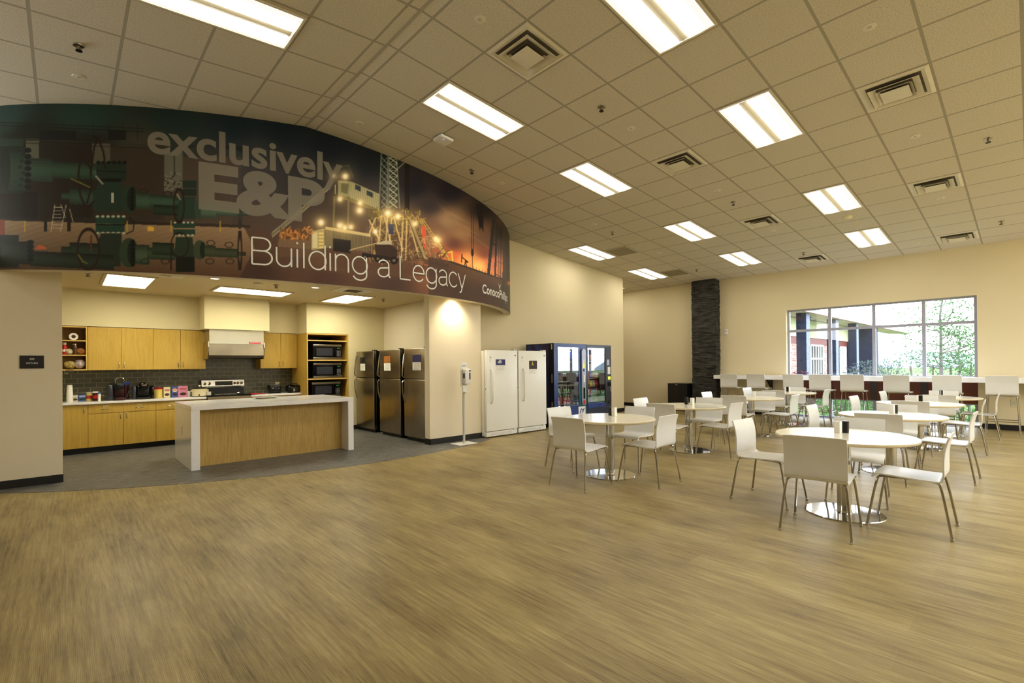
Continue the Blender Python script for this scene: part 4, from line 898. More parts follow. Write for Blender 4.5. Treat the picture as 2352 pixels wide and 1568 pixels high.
# ------------------------------------------------------------------ things on the counter (they stand on the worktop)
def on_counter(u, v): return Pz(u, v, ZT)
def frust(prof, c, mat, name, label, cat, n=20, group=None):
    return tag(B().lathe(prof, c, n).make(name, mat, smooth=True, loc=c), label, cat, group)
c = on_counter(160, 922); c[1] = max(c[1], 10.72)
t = thing('foam_cup_stack', 'tall stack of white foam cups at the left end of the worktop', 'cups', c)
b = B(); b.lathe([(.044, .0), (.038, .11), (.037, .112), (.002, .112)][::-1] if 0 else [(.046, 0), (.048, .004), (.036, .1)], c, 20)
for k in range(10): b.lathe([(.045-.0005*k, .0+.022*k), (.046-.0008*k, .006+.022*k), (.036, .1+.02*k)], (c[0], c[1], c[2]), 20)
b.make('foam_cup', 'cup_white', t, True)
def canister(u, v, r, h, mat, lidmat, label, name='canister', cat='canister', band=None):
    c = on_counter(u, v); c[1] = min(max(c[1], 10.7), 11.12); c[2] = ZT
    t = thing(name, label, cat, c); B().lathe([(r, .001), (r, h*.86)], c, 20).make('body', mat, t, True); B().lathe([(r*1.04, h*.86), (r*1.04, h*.97), (r*.9, h)], c, 20).make('lid', lidmat, t, True)
    if band: B().lathe([(r*1.01, h*.25), (r*1.01, h*.6)], c, 20).make('paper_band', band, t, True)
canister(205, 920, .04, .15, 'tub_yellow', 'shade_grey', 'cream coffee creamer canister on the worktop', band='box_red')
canister(219.5, 920, .038, .16, 'maroon', 'cup_white', 'dark canister with a white lid beside the cream one', band='red')
canister(228.5, 922, .02, .15, 'cup_white', 'bottle_blue', 'slim white bottle with a blue cap on the worktop', 'squeeze_bottle', 'bottle')
canister(236.5, 921, .026, .11, 'jar_glass', 'steel_bright', 'clear glass jar beside the blue-capped bottle', 'glass_jar', 'jar')
def carton(u, v, w, d, h, mat, label, tilt=0., art='choc', name='food_box', nm='paper', oval=None):
    c = on_counter(u, v); c[1] = min(max(c[1], 10.72), 11.1); c[2] = ZT
    t = thing(name, label, 'box', c, tilt); B().box(-w/2, w/2, -d/2, d/2, .001, h, .002).make('carton', mat, t, world=False)
    b = B(); b.ball((0, -d/2, h*.27), (w*.36, .003, h*.14), 2); b.make('printed_picture', art, t, True, world=False)
    b = B()
    for k in range(2): b.box(-w*.34, w*.34, -d/2-.002, -d/2, h*(.62+.13*k), h*(.68+.13*k), .001)
    b.make('printed_name', nm, t, world=False)
    if oval: B().ball((0, -d/2+.0005, h*.66), (w*.4, .0022, h*.2), 2).make('printed_oval', oval, t, True, world=False)
carton(189, 920, .12, .05, .11, 'box_blue', 'small blue and green tea carton on the worktop', art='leaf_green')
carton(172.5, 919, .08, .05, .11, 'bag', 'small tan sugar carton behind the foam cups', art='choc')
canister(362, 912.5, .07, .185, 'tub_yellow', 'red', 'large yellow drink tub with red lid', 'drink_tub', 'tub')
carton(381, 911.5, .105, .06, .195, 'cream_enamel', 'cream cookie box with red print between the yellow tub and the blue box', art='choc', nm='red')
carton(398, 910.5, .11, .06, .2, 'box_blue', 'blue cookie box beside the pink box', art='choc', nm='box_red', oval='cream_enamel')
carton(417.5, 910, .155, .07, .205, 'box_pink', 'pink cookie box, widest of the boxes', art='choc', nm='box_red')
c = on_counter(432.5, 910); c[2] = ZT; frust([(.03, .001), (.04, .1), (.041, .104), (.037, .104), (.028, .01)], c, 'cup_white', 'foam_cup', 'single white cup beside the slow cooker', 'cup')
c = on_counter(449, 908.5); c[1] = 10.84; c[2] = ZT
t = thing('slow_cooker', 'round cream slow cooker with lid near the range', 'slow cooker', c)
B().lathe([(.115, .012), (.125, .02), (.128, .145), (.12, .15)], c, 32).make('body', 'cream_enamel', t, True); B().lathe([(.128, .15), (.13, .158), (.09, .18), (.02, .188), (.002, .189)], c, 32).make('lid', 'jar_glass', t, True)
B().lathe([(.012, .186), (.01, .2), (.024, .205), (.022, .218), (.002, .22)], c, 16).make('lid_knob', 'cup_white', t, True)
for s in (-1, 1): B().box(c[0]+s*.125-.02, c[0]+s*.125+.02, c[1]-.03, c[1]+.03, ZT+.1, ZT+.125, .008, 2).make('side_handle', 'cream_enamel', t, True)
B().cyl((c[0]-.03, c[1]-.12, ZT+.035), (c[0]-.03, c[1]-.142, ZT+.035), .014).make('dial', 'black', t)
for k, (u, h) in enumerate(((474, 3), (480, 2))):
    c = on_counter(u, 908.5+k*1.5); c[2] = ZT
    t = thing('bowl_stack', ('taller' if k == 0 else 'shorter')+' stack of small white bowls beside the range', 'bowls', c); b = B()
    for q in range(h): b.lathe([(.028, .002+.038*q), (.04, .05+.038*q), (.036, .05+.038*q)], c, 18)
    b.make('bowl', 'cup_white', t, True)
# coffee makers
c = on_counter(268, 915); c[1] = 10.86; c[2] = ZT
t = thing('pod_coffee_maker', 'dark red pod coffee maker with a chrome lifted handle', 'coffee maker', c)
X, Y = c[0], c[1]
B().box(X-.07, X+.07, Y-.14, Y+.1, ZT+.002, ZT+.05, .012, 2).make('base', 'maroon', t, True); B().box(X-.075, X+.075, Y, Y+.12, ZT+.05, ZT+.27, .02, 3).make('body', 'maroon', t, True); B().box(X-.07, X+.07, Y-.14, Y+.02, ZT+.19, ZT+.3, .03, 3).make('brew_head', 'black', t, True)
B().tube([(X-.055, Y-.1, ZT+.26), (X-.06, Y-.12, ZT+.35), (X-.035, Y-.125, ZT+.39), (X+.035, Y-.125, ZT+.39), (X+.06, Y-.12, ZT+.35), (X+.055, Y-.1, ZT+.26)], .011).make('handle', 'chrome', t, True)
B().box(X-.17, X-.08, Y-.05, Y+.1, ZT+.002, ZT+.27, .02, 3).make('water_tank', 'clear_dark', t, True); B().box(X-.05, X+.05, Y-.12, Y-.02, ZT+.05, ZT+.058).make('drip_tray', 'black', t)
c = on_counter(289, 914); c[1] = 11.0; c[2] = ZT; canister(282.5, 913.5, .058, .3, 'maroon', 'bottle_blue', 'brown bottle with a blue cap behind the red coffee maker', 'syrup_bottle', 'bottle')
c = on_counter(321, 912.5); c[1] = 10.9; c[2] = ZT; X, Y = c[0], c[1]
t = thing('pod_coffee_maker', 'wide black pod coffee maker on the worktop', 'coffee maker', c)
B().box(X-.1, X+.1, Y-.12, Y+.12, ZT+.002, ZT+.04, .015, 2).make('base', 'black', t, True); B().box(X-.1, X+.1, Y-.02, Y+.13, ZT+.04, ZT+.24, .03, 3).make('body', 'black', t, True); B().box(X-.065, X+.065, Y-.12, Y+.02, ZT+.16, ZT+.3, .04, 4).make('brew_head', 'black_gloss', t, True)
B().tube([(X-.04, Y-.1, ZT+.28), (X-.03, Y-.135, ZT+.25), (X+.03, Y-.135, ZT+.25), (X+.04, Y-.1, ZT+.28)], .009).make('handle', 'steel_bright', t, True)
B().box(X-.16, X-.105, Y-.04, Y+.12, ZT+.002, ZT+.25, .015, 2).make('water_tank', 'clear_dark', t, True); B().box(X+.105, X+.155, Y-.04, Y+.1, ZT+.002, ZT+.24, .015, 2).make('side_bin', 'black_gloss', t, True)
tag(B().tube([(X-.2, Y+.1, ZT+.15), (X-.22, Y+.05, ZT+.06), (X-.25, Y+.02, ZT+.01), (X-.3, Y-.02, ZT+.006)], .005, 6).make('power_cord', 'black', loc=(X-.2, Y+.1, ZT)), 'black power cord between the two coffee makers', 'cord')
# right worktop
c = on_counter(610.5, 900.5); c[1] = 10.86; X, Y = c[0], c[1]
t = thing('toaster', 'black toaster on the short worktop', 'toaster', (X, Y, ZT)); B().box(X-.12, X+.12, Y-.09, Y+.09, ZT+.012, ZT+.18, .03, 3).make('body', 'black', t, True)
for k in range(2): B().box(X-.1, X+.1, Y-.05+k*.07, Y-.02+k*.07, ZT+.176, ZT+.182).make('slot', 'steel', t)
for s in (-1, 1): B().box(X+s*.06-.012, X+s*.06+.012, Y-.105, Y-.09, ZT+.1, ZT+.115, .003).make('lever', 'steel', t)
B().box(X-.11, X+.11, Y-.08, Y+.08, ZT, ZT+.012).make('base', 'rubber', t)
b = B(); b.box(-.14, .14, -.06, .06, 0, .022, .01, 3)
for v in b.b.verts: v.co.z += .012*math.sin(v.co.x*30)*(v.co.z > .01)
o = b.make('oven_mitt', 'red', smooth=True); o.location = (2.88, 10.7, ZT+.001); o.rotation_euler = (0, 0, .15); tag(o, 'red oven mitt lying beside the toaster', 'oven mitt')
c = on_counter(664, 899.5); c[1] = 10.85; X, Y = c[0], c[1]
t = thing('roaster_oven', 'black countertop roaster beside the microwave tower', 'roaster', (X, Y, ZT)); b = B().lathe([(.16, .015), (.185, .03), (.19, .12), (.185, .125)], n=32); bmesh.ops.scale(b.b, vec=(1., .72, 1), verts=b.b.verts[:]); b.make('body', 'black', t, True, world=False)
b = B().lathe([(.19, .125), (.185, .14), (.12, .165), (.002, .17)], n=32); bmesh.ops.scale(b.b, vec=(1., .72, 1), verts=b.b.verts[:]); b.make('lid', 'black_gloss', t, True, world=False)
B().tube([(-.05, 0, .165), (-.045, 0, .19), (.045, 0, .19), (.05, 0, .165)], .009).make('lid_handle', 'black', t, True, world=False)
for s in (-1, 1): B().box(s*.19-.02, s*.19+.02, -.05, .05, .09, .11, .008).make('side_handle', 'black', t, world=False)
B().box(-.075, -.035, -.14, -.125, .03, .09, .006).make('control_plate', 'steel_bright', t, world=False)
for s in (-1, 1): B().box(s*.1-.02, s*.1+.02, -.08, .08, 0, .016).make('foot', 'rubber', t, world=False)
a = Py(637, 883, 11.23); t = thing('wall_outlet', 'cream wall outlet on the tiled splashback beside the toaster', 'outlet', (a[0], 11.234, a[2])); B().box(a[0]-.04, a[0]+.04, 11.226, 11.234, a[2]-.06, a[2]+.06, .002).make('plate', 'cream_enamel', t)
for s in (-1, 1): B().box(a[0]-.016, a[0]+.016, 11.222, 11.226, a[2]+s*.028-.014, a[2]+s*.028+.014).make('socket', 'shade_grey', t)
tag(B().tube([(a[0]+.005, 11.215, a[2]+.02), (a[0]+.04, 11.19, a[2]+.0), (a[0]+.06, 11.15, a[2]-.08), (a[0]+.0, 11.1, ZT+.02), (a[0]-.08, 11.06, ZT+.008)], .006, 6).make('power_cord', 'black', loc=(a[0], 11.21, a[2])), 'black cord plugged into the outlet by the toaster', 'cord')
# things on the open shelves
def shelf_c(u, k, y): p = Py(u, 800, y); return (p[0], y, SZ[k]+.02)
c = shelf_c(169, 2, 11.03); t = thing('tape_roll', 'white roll standing on the top open shelf', 'roll', c); b = B()
for k in range(20):
    a0, a1 = 2*PI*k/20, 2*PI*(k+1)/20; P = lambda r, a, y: (r*math.cos(a), y, .062+r*math.sin(a))
    b.poly(P(.06, a0, -.04), P(.06, a1, -.04), P(.028, a1, -.04), P(.028, a0, -.04)); b.poly(P(.06, a0, -.04), P(.06, a0, .04), P(.06, a1, .04), P(.06, a1, -.04)); b.poly(P(.06, a0, .04), P(.028, a0, .04), P(.028, a1, .04), P(.06, a1, .04))
b.make('paper_roll', 'cup_white', t, True, world=False); b = B().cyl((0, -.038, .062), (0, .038, .062), .028); b.make('core', 'choc', t, world=False)
c = shelf_c(148.5, 1, 11.0); t = thing('red_bottle', 'red and white bottle on the middle open shelf, at its left end', 'bottle', c); B().lathe([(.03, .002), (.034, .03), (.034, .12), (.02, .15), (.018, .17)], c, 16).make('body', 'red', t, True); B().lathe([(.022, .165), (.024, .2), (.01, .21)], c, 14).make('cap', 'cup_white', t, True); B().lathe([(.0345, .05), (.0345, .09)], c, 16).make('paper_label', 'paper', t, True)
c = shelf_c(172, 1, 11.0); t = thing('glass_jar', 'brown glass jar on the middle open shelf', 'jar', c); B().lathe([(.035, .002), (.04, .02), (.04, .12), (.03, .15), (.028, .165)], c, 18).make('body', 'glass_brown', t, True); B().lathe([(.034, .162), (.034, .185), (.03, .188)], c, 18).make('lid', 'steel_bright', t, True)
def bag(c, r, label, mat='bag'):
    t = thing('snack_bag', label, 'bag', c); B().ball((0, 0, r[2]*1.1), r, 2, .1).make('pouch', mat, t, True, world=False)
    b = B(); b.cyl((r[0]*.5, -r[1]*.3, r[2]*1.35), (r[0]*.75, -r[1]*.5, r[2]*1.95), r[0]*.12, r[0]*.35, 9); b.make('twisted_neck', 'jar_glass', t, world=False)
bag(shelf_c(158.5, 1, 10.99), (.055, .05, .05), 'small foil bag between the red bottle and the jar'); bag(shelf_c(186.5, 1, 11.0), (.07, .05, .055), 'foil snack bag at the right of the middle open shelf', 'paper_orange')
bag(shelf_c(161, 0, 11.0), (.08, .065, .07), 'yellowish snack bag on the bottom open shelf', 'foil_yellow'); bag(shelf_c(183, 0, 11.02), (.08, .07, .08), 'pale patterned snack bag at the right of the bottom open shelf', 'foil_pale')
pc = Py(160, 866, 10.88); tag(B().ball((pc[0], 10.88, SZ[0]-.02), (.06, .012, .05), 2, .25).make('hanging_wrapper', 'jar_glass', smooth=True, loc=(pc[0], 10.88, SZ[0])), 'crumpled clear wrapper hanging over the edge of the bottom open shelf', 'wrapper')
# room sign
a, b_ = Py(45.5, 846, 8.245), Py(101, 816.5, 8.245); t = thing('room_sign', 'black room sign reading 222 KITCHEN on the left wall', 'sign', (a[0], 8.245, a[2]))
sw, sh = b_[0]-a[0], b_[2]-a[2]; pl_ = B().box(a[0], b_[0], 8.232, 8.2445, a[2], b_[2], .002).make('plate', 'sign_black', t)
text_on('lettering', '222', (a[0]+sw*.4, 8.232, a[2]+sh*.66), (1, 0, 0), (0, 0, 1), sw*.2, sh*.14, 'paper', t, .005); text_on('lettering', 'KITCHEN', (a[0]+sw*.27, 8.232, a[2]+sh*.34), (1, 0, 0), (0, 0, 1), sw*.47, sh*.13, 'paper', t, .005)

# ================================================================== SANITIZER STAND, FREEZERS, VENDING MACHINES
c = Pz(1066, 1019); X, Y = c[0], c[1]
hd = lambda v: Py(1066, v, Y)[2]
t = thing('sanitizer_stand', 'white hand sanitizer dispenser on a slim floor stand beside the freezers', 'sanitizer dispenser', (X, Y, 0))
B().box(X-.2, X+.2, Y-.15, Y+.15, 0.003, .012, .003).make('base_plate', 'white_plastic', t); B().box(X-.018, X+.018, Y-.012, Y+.012, .012, hd(886)).make('pole', 'shade_grey', t)
z0, z1 = hd(888), hd(831); B().prism([(X-.07+.03*(k == 0), 0) for k in ()] or [(X-.078, z0+.02), (X-.06, z0), (X+.06, z0), (X+.078, z0+.02), (X+.078, z1-.05), (X+.05, z1), (X-.05, z1), (X-.078, z1-.05)], Y-.02, Y-.008, 'y').make('back_board', 'white_plastic', t)
B().box(X-.05, X+.05, Y-.0205, Y-.02, z1-.075, z1-.066).make('board_lettering', 'sign_black', t)
d = B().box(X-.058+.012, X+.078, Y-.12, Y-.02, hd(882), hd(847), .016, 3).make('dispenser', 'white_plastic', t, True); B().box(X+.035, X+.066, Y-.122, Y-.12, hd(871), hd(856), .002).make('sight_window', 'clear_dark', d); B().box(X+.03, X+.07, Y-.122, Y-.12, hd(853), hd(849.5), .001).make('brand_strip', 'paper_blue', d); B().box(X-.0475, X-.046, Y-.1, Y-.05, hd(868), hd(857)).make('side_badge', 'paper_blue', d)
B().box(X-.045, X+.04, Y-.04, Y-.02, hd(900), hd(884), .004).box(X-.045, X+.06, Y-.13, Y-.02, hd(901), hd(899), .004).make('drip_tray', 'white_plastic', t)

def freezer(x0, x1, label, knob):
    y = 7.12; t = thing('upright_freezer', label, 'freezer', (x0, y, 0), group='white upright freezers'); zt = 1.7
    B().box(x0, x1, y+.075, y+.74, .03, zt-.012, .008, 2).make('cabinet_body', 'white_enamel', t)
    d = B().box(x0+.0, x1-.004, y, y+.065, .125, zt, .014, 3).make('door', 'white_enamel', t, True)
    xh = x0+.115; B().tube([(xh, y+.005, 1.325), (xh, y-.03, 1.32), (xh, y-.055, 1.25), (xh, y-.06, 1.0), (xh, y-.055, .75), (xh, y-.03, .68), (xh, y+.005, .675)], [.013, .016, .017, .018, .017, .016, .013], 10).make('handle', 'white_plastic', d, True)
    B().box(xh-.035, xh+.02, y-.003, y, 1.47, 1.6, .002).make('control_plate', 'white_plastic', d); B().cyl((xh-.008, y-.008, 1.56), (xh-.008, y, 1.56), .009).make('dial', 'black', d)
    B().cyl((x1-.07, y-.004, zt-.1), (x1-.07, y, zt-.1), .014).make('badge', 'black', d); B().cyl((x0+.0, y+.03, .95), (x0-.003, y+.03, .95), .01).make('lock', 'black', d)
    g = B().box(x0+.008, x1-.008, y+.02, y+.08, .02, .115, .012, 2).make('toe_grille', 'white_enamel', t, True); s = B()
    for k in range(4): s.box(x0+.12, x1-.17, y+.018, y+.021, .05+.013*k, .056+.013*k)
    s.make('grille_slot', 'shade_grey', g); B().box(x1-.12, x1-.05, y+.0, y+.07, .095, .128, .006).make('lower_hinge', 'white_plastic', t); B().box(x1-.11, x1-.01, y+.0, y+.09, zt+.002, zt+.022, .006).make('hinge_cover', 'white_plastic', t)
    for x in (x0+.05, x1-.05): B().box(x-.02, x+.02, y+.1, y+.14, 0, .03).make('foot', 'shade_grey', t)
freezer(5.935, 6.765, 'white upright freezer on the left, with a notice showing a blue picture', 0); freezer(6.79, 7.62, 'white upright freezer on the right, with a notice showing a dark picture', 1)
def notice_y(u0, v0, u1, v1, split, pic, label, art=None):
    y = 7.12; a, b_ = Py(u0, v1, y), Py(u1, v0, y); zm = Py(u0, split, y)[2]; t = thing('paper_notice', label, 'paper', (a[0], y, a[2]))
    B().box(a[0], b_[0], y-.003, y-.001, a[2], zm).make('text_sheet', 'paper', t); p = B().box(a[0], b_[0], y-.004, y-.001, zm, b_[2]).make('picture', pic, t)
    b = B()
    for k in range(3): b.box(a[0]+.02, b_[0]-.03-.03*(k % 2), y-.0035, y-.003, zm-.03-k*.03, zm-.024-k*.03)
    b.make('print_line', 'shade_grey', t)
    if art == 'A': text_on('lettering', 'A', (a[0]+.065, y-.004, zm+.07), (1, 0, 0), (0, 0, 1), .06, .09, 'yellow', p, .01)
    else:
        b = B(); b.ball((a[0]+.1, y-.004, zm+.06), (.06, .002, .025), 2).ball((a[0]+.11, y-.004, zm+.085), (.035, .002, .02), 2); b.make('car_shape', 'shade_grey', p)
notice_y(1139, 825, 1160, 859, 838.5, 'paper_blue', 'paper notice with a blue car picture on the left freezer'); notice_y(1215.5, 828, 1233, 858, 847.5, 'paper_dark', 'paper notice with a dark red picture and yellow letter on the right freezer', 'A')

# vending machines
VY_ = 7.2
def vend_shell(t, x0, x1, zt, side, front, wx0, wx1, wz0, wz1, depth=.88, edge='black'):
    B().box(x0, x0+.02, VY_+.15, VY_+depth, .05, zt).make('side_panel', side, t); B().box(x1-.02, x1, VY_+.15, VY_+depth, .05, zt).make('side_panel', side, t)
    B().box(x0+.02, x1-.02, VY_+depth-.02, VY_+depth, .05, zt).box(x0+.02, x1-.02, VY_+.15, VY_+depth, zt-.02, zt).box(x0+.02, x1-.02, VY_+.15, VY_+depth, .05, .07).make('carcass', 'black', t)
    B().box(wx0-.02, wx1+.03, VY_+.5, VY_+.52, wz0-.05, wz1+.03).box(wx1+.03, wx1+.05, VY_+.1, VY_+.52, wz0-.05, wz1+.03).box(wx0-.03, wx0-.02, VY_+.1, VY_+.52, wz0-.05, wz1+.03).make('lining', 'vend_inside', t)
    B().box(wx0+.01, wx1-.01, VY_+.12, VY_+.14, wz1-.03, wz1-.015).box(wx0-.012, wx0-.002, VY_+.1, VY_+.14, wz0, wz1).make('strip_lamp', 'lamp_vend', t)
    for k in range(4): B().cyl((x0+.06+(x1-x0-.12)*(k % 2), VY_+.2+.5*(k//2), 0), (x0+.06+(x1-x0-.12)*(k % 2), VY_+.2+.5*(k//2), .05), .03).make('foot', 'black', t)
    d = B()
    d.box(x0, wx0, VY_+.001, VY_+.15, .07, zt).box(wx1, x1, VY_+.001, VY_+.15, .07, zt).box(wx0, wx1, VY_+.001, VY_+.15, wz1, zt).box(wx0, wx1, VY_+.001, VY_+.15, .07, wz0)
    d = d.make('door', front, t); B().box(wx0-.005, wx1+.005, VY_+.01, VY_+.014, wz0-.005, wz1+.005).make('door_glass', 'vend_glass', d)
    B().box(x0-.003, x0, VY_+.0, VY_+.15, .07, zt).make('door_edge', edge, t)
    return d
t = thing('drink_vending_machine', 'blue and purple glass-front drink vending machine beside the white freezers', 'vending machine', (7.95, VY_, 0))
vx0, vx1 = 7.95, 9.09
d = vend_shell(t, vx0, vx1, 1.885, 'vend_purple', 'vend_blue', 8.085, 8.82, .45, 1.80)
B().prism([(VY_+.25, 1.7), (VY_+.5, 1.86), (VY_+.62, 1.86), (VY_+.4, 1.6)], vx0-.002, vx0, 'x').prism([(VY_+.5, 1.5), (VY_+.75, 1.86), (VY_+.85, 1.86), (VY_+.6, 1.45)], vx0-.002, vx0, 'x').make('side_graphic', 'vend_blue', t)
B().box(8.82, vx1-.004, VY_-.001, VY_+.001, .08, .95).box(vx0+.02, 8.82, VY_-.001, VY_+.001, .08, .25).make('front_graphic', 'vend_teal', d)
b = B(); pts = [(8.965+.075*math.cos(a), (1.70 if math.sin(a) > 0 else .52)+.075*math.sin(a)) for a in np.linspace(0, 2*PI, 32, endpoint=False)]
cp = b.prism(pts, VY_-.03, VY_+.001, 'y').make('control_column', 'vend_grey', d)
B().box(8.925, 8.985, VY_-.035, VY_-.03, 1.32, 1.43, .004).make('display', 'yellow_led', cp); B().box(8.92, 8.99, VY_-.034, VY_-.03, 1.44, 1.5).make('card_slot', 'paper', cp); B().box(8.93, 8.985, VY_-.034, VY_-.03, 1.24, 1.3).make('keypad', 'black', cp)
B().box(8.94, 8.99, VY_-.034, VY_-.03, .98, 1.15, .003).make('coin_plate', 'white_plastic', cp); B().box(8.935, 9.0, VY_-.034, VY_-.03, .6, .86, .003).make('delivery_slot', 'black_gloss', cp); B().box(8.93, 9.0, VY_-.034, VY_-.03, .47, .56, .003).make('warning_plate', 'red', cp)
lg = B().box(8.78, 9.04, VY_-.003, VY_-.001, .24, .42).make('picture_panel', 'paper', d); B().tube([(8.83, VY_-.004, .27), (8.89, VY_-.004, .37), (8.94, VY_-.004, .34), (8.92, VY_-.004, .27), (8.99, VY_-.004, .38)], .012, 6).make('picture_stroke', 'bottle_blue', lg)
for z in (1.0, .45, 1.75): B().box(vx0-.008, vx0-.003, VY_+.04, VY_+.075, z, z+(.2 if z == 1. else .12)).make('latch', 'steel_bright', t)
t = thing('snack_vending_machine', 'dark navy glass-front snack vending machine at the right of the blue one', 'vending machine', (9.1, VY_, 0))
d = vend_shell(t, 9.105, 10.085, 1.875, 'navy', 'navy', 9.15, 9.83, .47, 1.80)
B().box(9.84, 10.08, VY_-.004, VY_+.001, .45, 1.83).make('control_panel', 'sign_black', d)
B().box(9.9, 10.0, VY_-.007, VY_-.004, 1.38, 1.52, .003).make('keypad', 'vend_grey', d); B().box(9.94, 10.05, VY_-.007, VY_-.004, 1.02, 1.1, .002).make('display', 'yellow_led', d); B().box(9.93, 10.04, VY_-.02, VY_-.004, .86, .96, .004).make('bill_slot', 'black_gloss', d); B().box(10.02, 10.06, VY_-.015, VY_-.004, .72, .84, .003).make('coin_lever', 'steel_bright', d); B().box(9.94, 10.04, VY_-.012, VY_-.004, .42, .5, .003).make('coin_return', 'black', d)
B().box(9.93, 10.04, VY_-.007, VY_-.004, 1.16, 1.34).make('price_card', 'paper', d)
B().box(9.13, 9.83, VY_-.01, VY_+.001, .36, .47, .006).make('delivery_flap', 'vend_blue', d); B().box(9.15, 9.83, VY_+.02, VY_+.03, .5, .62).make('inner_tray_front', 'shade_grey', t)
# stock on the racks: one packet, one bottle, then copies
def rack(t, x0, x1, z): B().box(x0, x1, VY_+.16, VY_+.5, z-.012, z).make('rack', 'steel_bright', t)
vt = [o for o in COL.objects if o.name.startswith('drink_vending')][0]; stv = t
for z in (.5, .76, 1.02, 1.28, 1.54): rack(vt, 8.07, 8.84, z)
for z in (.66, .86, 1.06, 1.26, 1.48): rack(stv, 9.14, 9.85, z)
bms = [B().lathe([(.028, 0), (.031, .02), (.03, .12), (.012, .165), (.012, .19), (.001, .19)], n=12) for _ in range(1)]
def bottle_proto(mat, cap):
    b = B().lathe([(.028, 0), (.031, .02), (.03, .12), (.012, .165), (.012, .175)], n=12).make('drink_bottle', mat, smooth=True); c = B().cyl((0, 0, .175), (0, 0, .192), .014, n=10).make('cap', cap, b, world=False); return b
vb = [bottle_proto('choc', 'red'), bottle_proto('leaf_green', 'cup_white'), bottle_proto('red', 'cup_white'), bottle_proto('glass_brown', 'black'), bottle_proto('box_blue', 'cup_white')]
used = [False]*5; rows = ['lowest', 'second lowest', 'middle', 'second highest', 'highest']
for r, z in enumerate((.5, .76, 1.02, 1.28, 1.54)):
    pm = [2, 3, 0, 1, 4][r]; lab = f'small bottles standing on the {rows[r]} rack of the blue vending machine'.replace('bottles', 'bottle')
    for k in range(8):
        loc = (8.13+k*.09, VY_+.21, z)
        if not used[pm]: o = vb[pm]; o.location = loc; used[pm] = True; tag(o, lab, 'bottle', 'drink bottles, '+rows[r]+' rack')
        else: dup(vb[pm], loc, label=lab, group='drink bottles, '+rows[r]+' rack')
def packet(mat):
    b = B(); b.box(-.05, .05, -.018, .018, .01, .15, .015, 2); b.box(-.05, .05, -.003, .003, .004, .16); o = b.make('snack_packet', mat, smooth=True); return o
pk = [packet(m) for m in ('paper_orange', 'red', 'yellow', 'box_blue', 'bag')]
for r, z in enumerate((.66, .86, 1.06, 1.26, 1.48)):
    lab = f'snack packet on the {rows[r]} rack of the dark vending machine'; g = 'snack packets, '+rows[r]+' rack'
    for k in range(6):
        q = pk[(k*2+r) % 5]; loc = (9.2+k*.108, VY_+.2, z)
        if 'label' not in q: q.location = loc; q.rotation_euler = (-.15, 0, 0); tag(q, lab, 'snack packet', g)
        else: dup(q, loc, label=lab, group=g, rot=(-.15, 0, 0))

# ================================================================== DINING TABLES AND CHAIRS
def shell_profile(w, pts, th, name, mat, parent):
    """a bent sheet: profile (x, z) swept across the width, with rounded free corners"""
    P = [Vector((p[0], 0, p[1])) for p in pts]; nor = []
    for k in range(len(P)):
        d = (P[min(k+1, len(P)-1)]-P[max(k-1, 0)]).normalized(); nor.append(Vector((-d.z, 0, d.x)))
    b = B(); ny = 8; top, bot = [], []
    for k, (p, n) in enumerate(zip(P, nor)):
        ww = w-(.006 if k in (0, len(P)-1) else 0)
        ys = [-ww/2+ww*q/ny for q in range(ny+1)]
        dish = lambda y: .006*(2*y/w)**2
        top.append([b.b.verts.new((p.x+n.x*(th/2+dish(y)), y, p.z+n.z*(th/2+dish(y)))) for y in ys]); bot.append([b.b.verts.new((p.x-n.x*(th/2-dish(y)), y, p.z-n.z*(th/2-dish(y)))) for y in ys])
    m = len(P)
    for k in range(m-1):
        for q in range(ny):
            b.b.faces.new((top[k][q], top[k][q+1], top[k+1][q+1], top[k+1][q])); b.b.faces.new((bot[k][q+1], bot[k][q], bot[k+1][q], bot[k+1][q+1]))
        b.b.faces.new((top[k][0], top[k+1][0], bot[k+1][0], bot[k][0])); b.b.faces.new((top[k][ny], bot[k][ny], bot[k+1][ny], top[k+1][ny]))
    for q in range(ny):
        b.b.faces.new((top[0][q+1], top[0][q], bot[0][q], bot[0][q+1])); b.b.faces.new((top[-1][q], top[-1][q+1], bot[-1][q+1], bot[-1][q]))
    bmesh.ops.recalc_face_normals(b.b, faces=b.b.faces[:]); return b.make(name, mat, parent, True, world=False)
def spline(pts, n=4):
    out = []; P = [Vector(p) for p in pts]
    for k in range(len(P)-1):
        a, b_, c, d = P[max(k-1, 0)], P[k], P[k+1], P[min(k+2, len(P)-1)]
        for q in range(n):
            u = q/n; out.append(.5*((2*b_)+(c-a)*u+(2*a-5*b_+4*c-d)*u*u+(3*b_-a-3*c+d)*u**3))
    return out+[P[-1]]
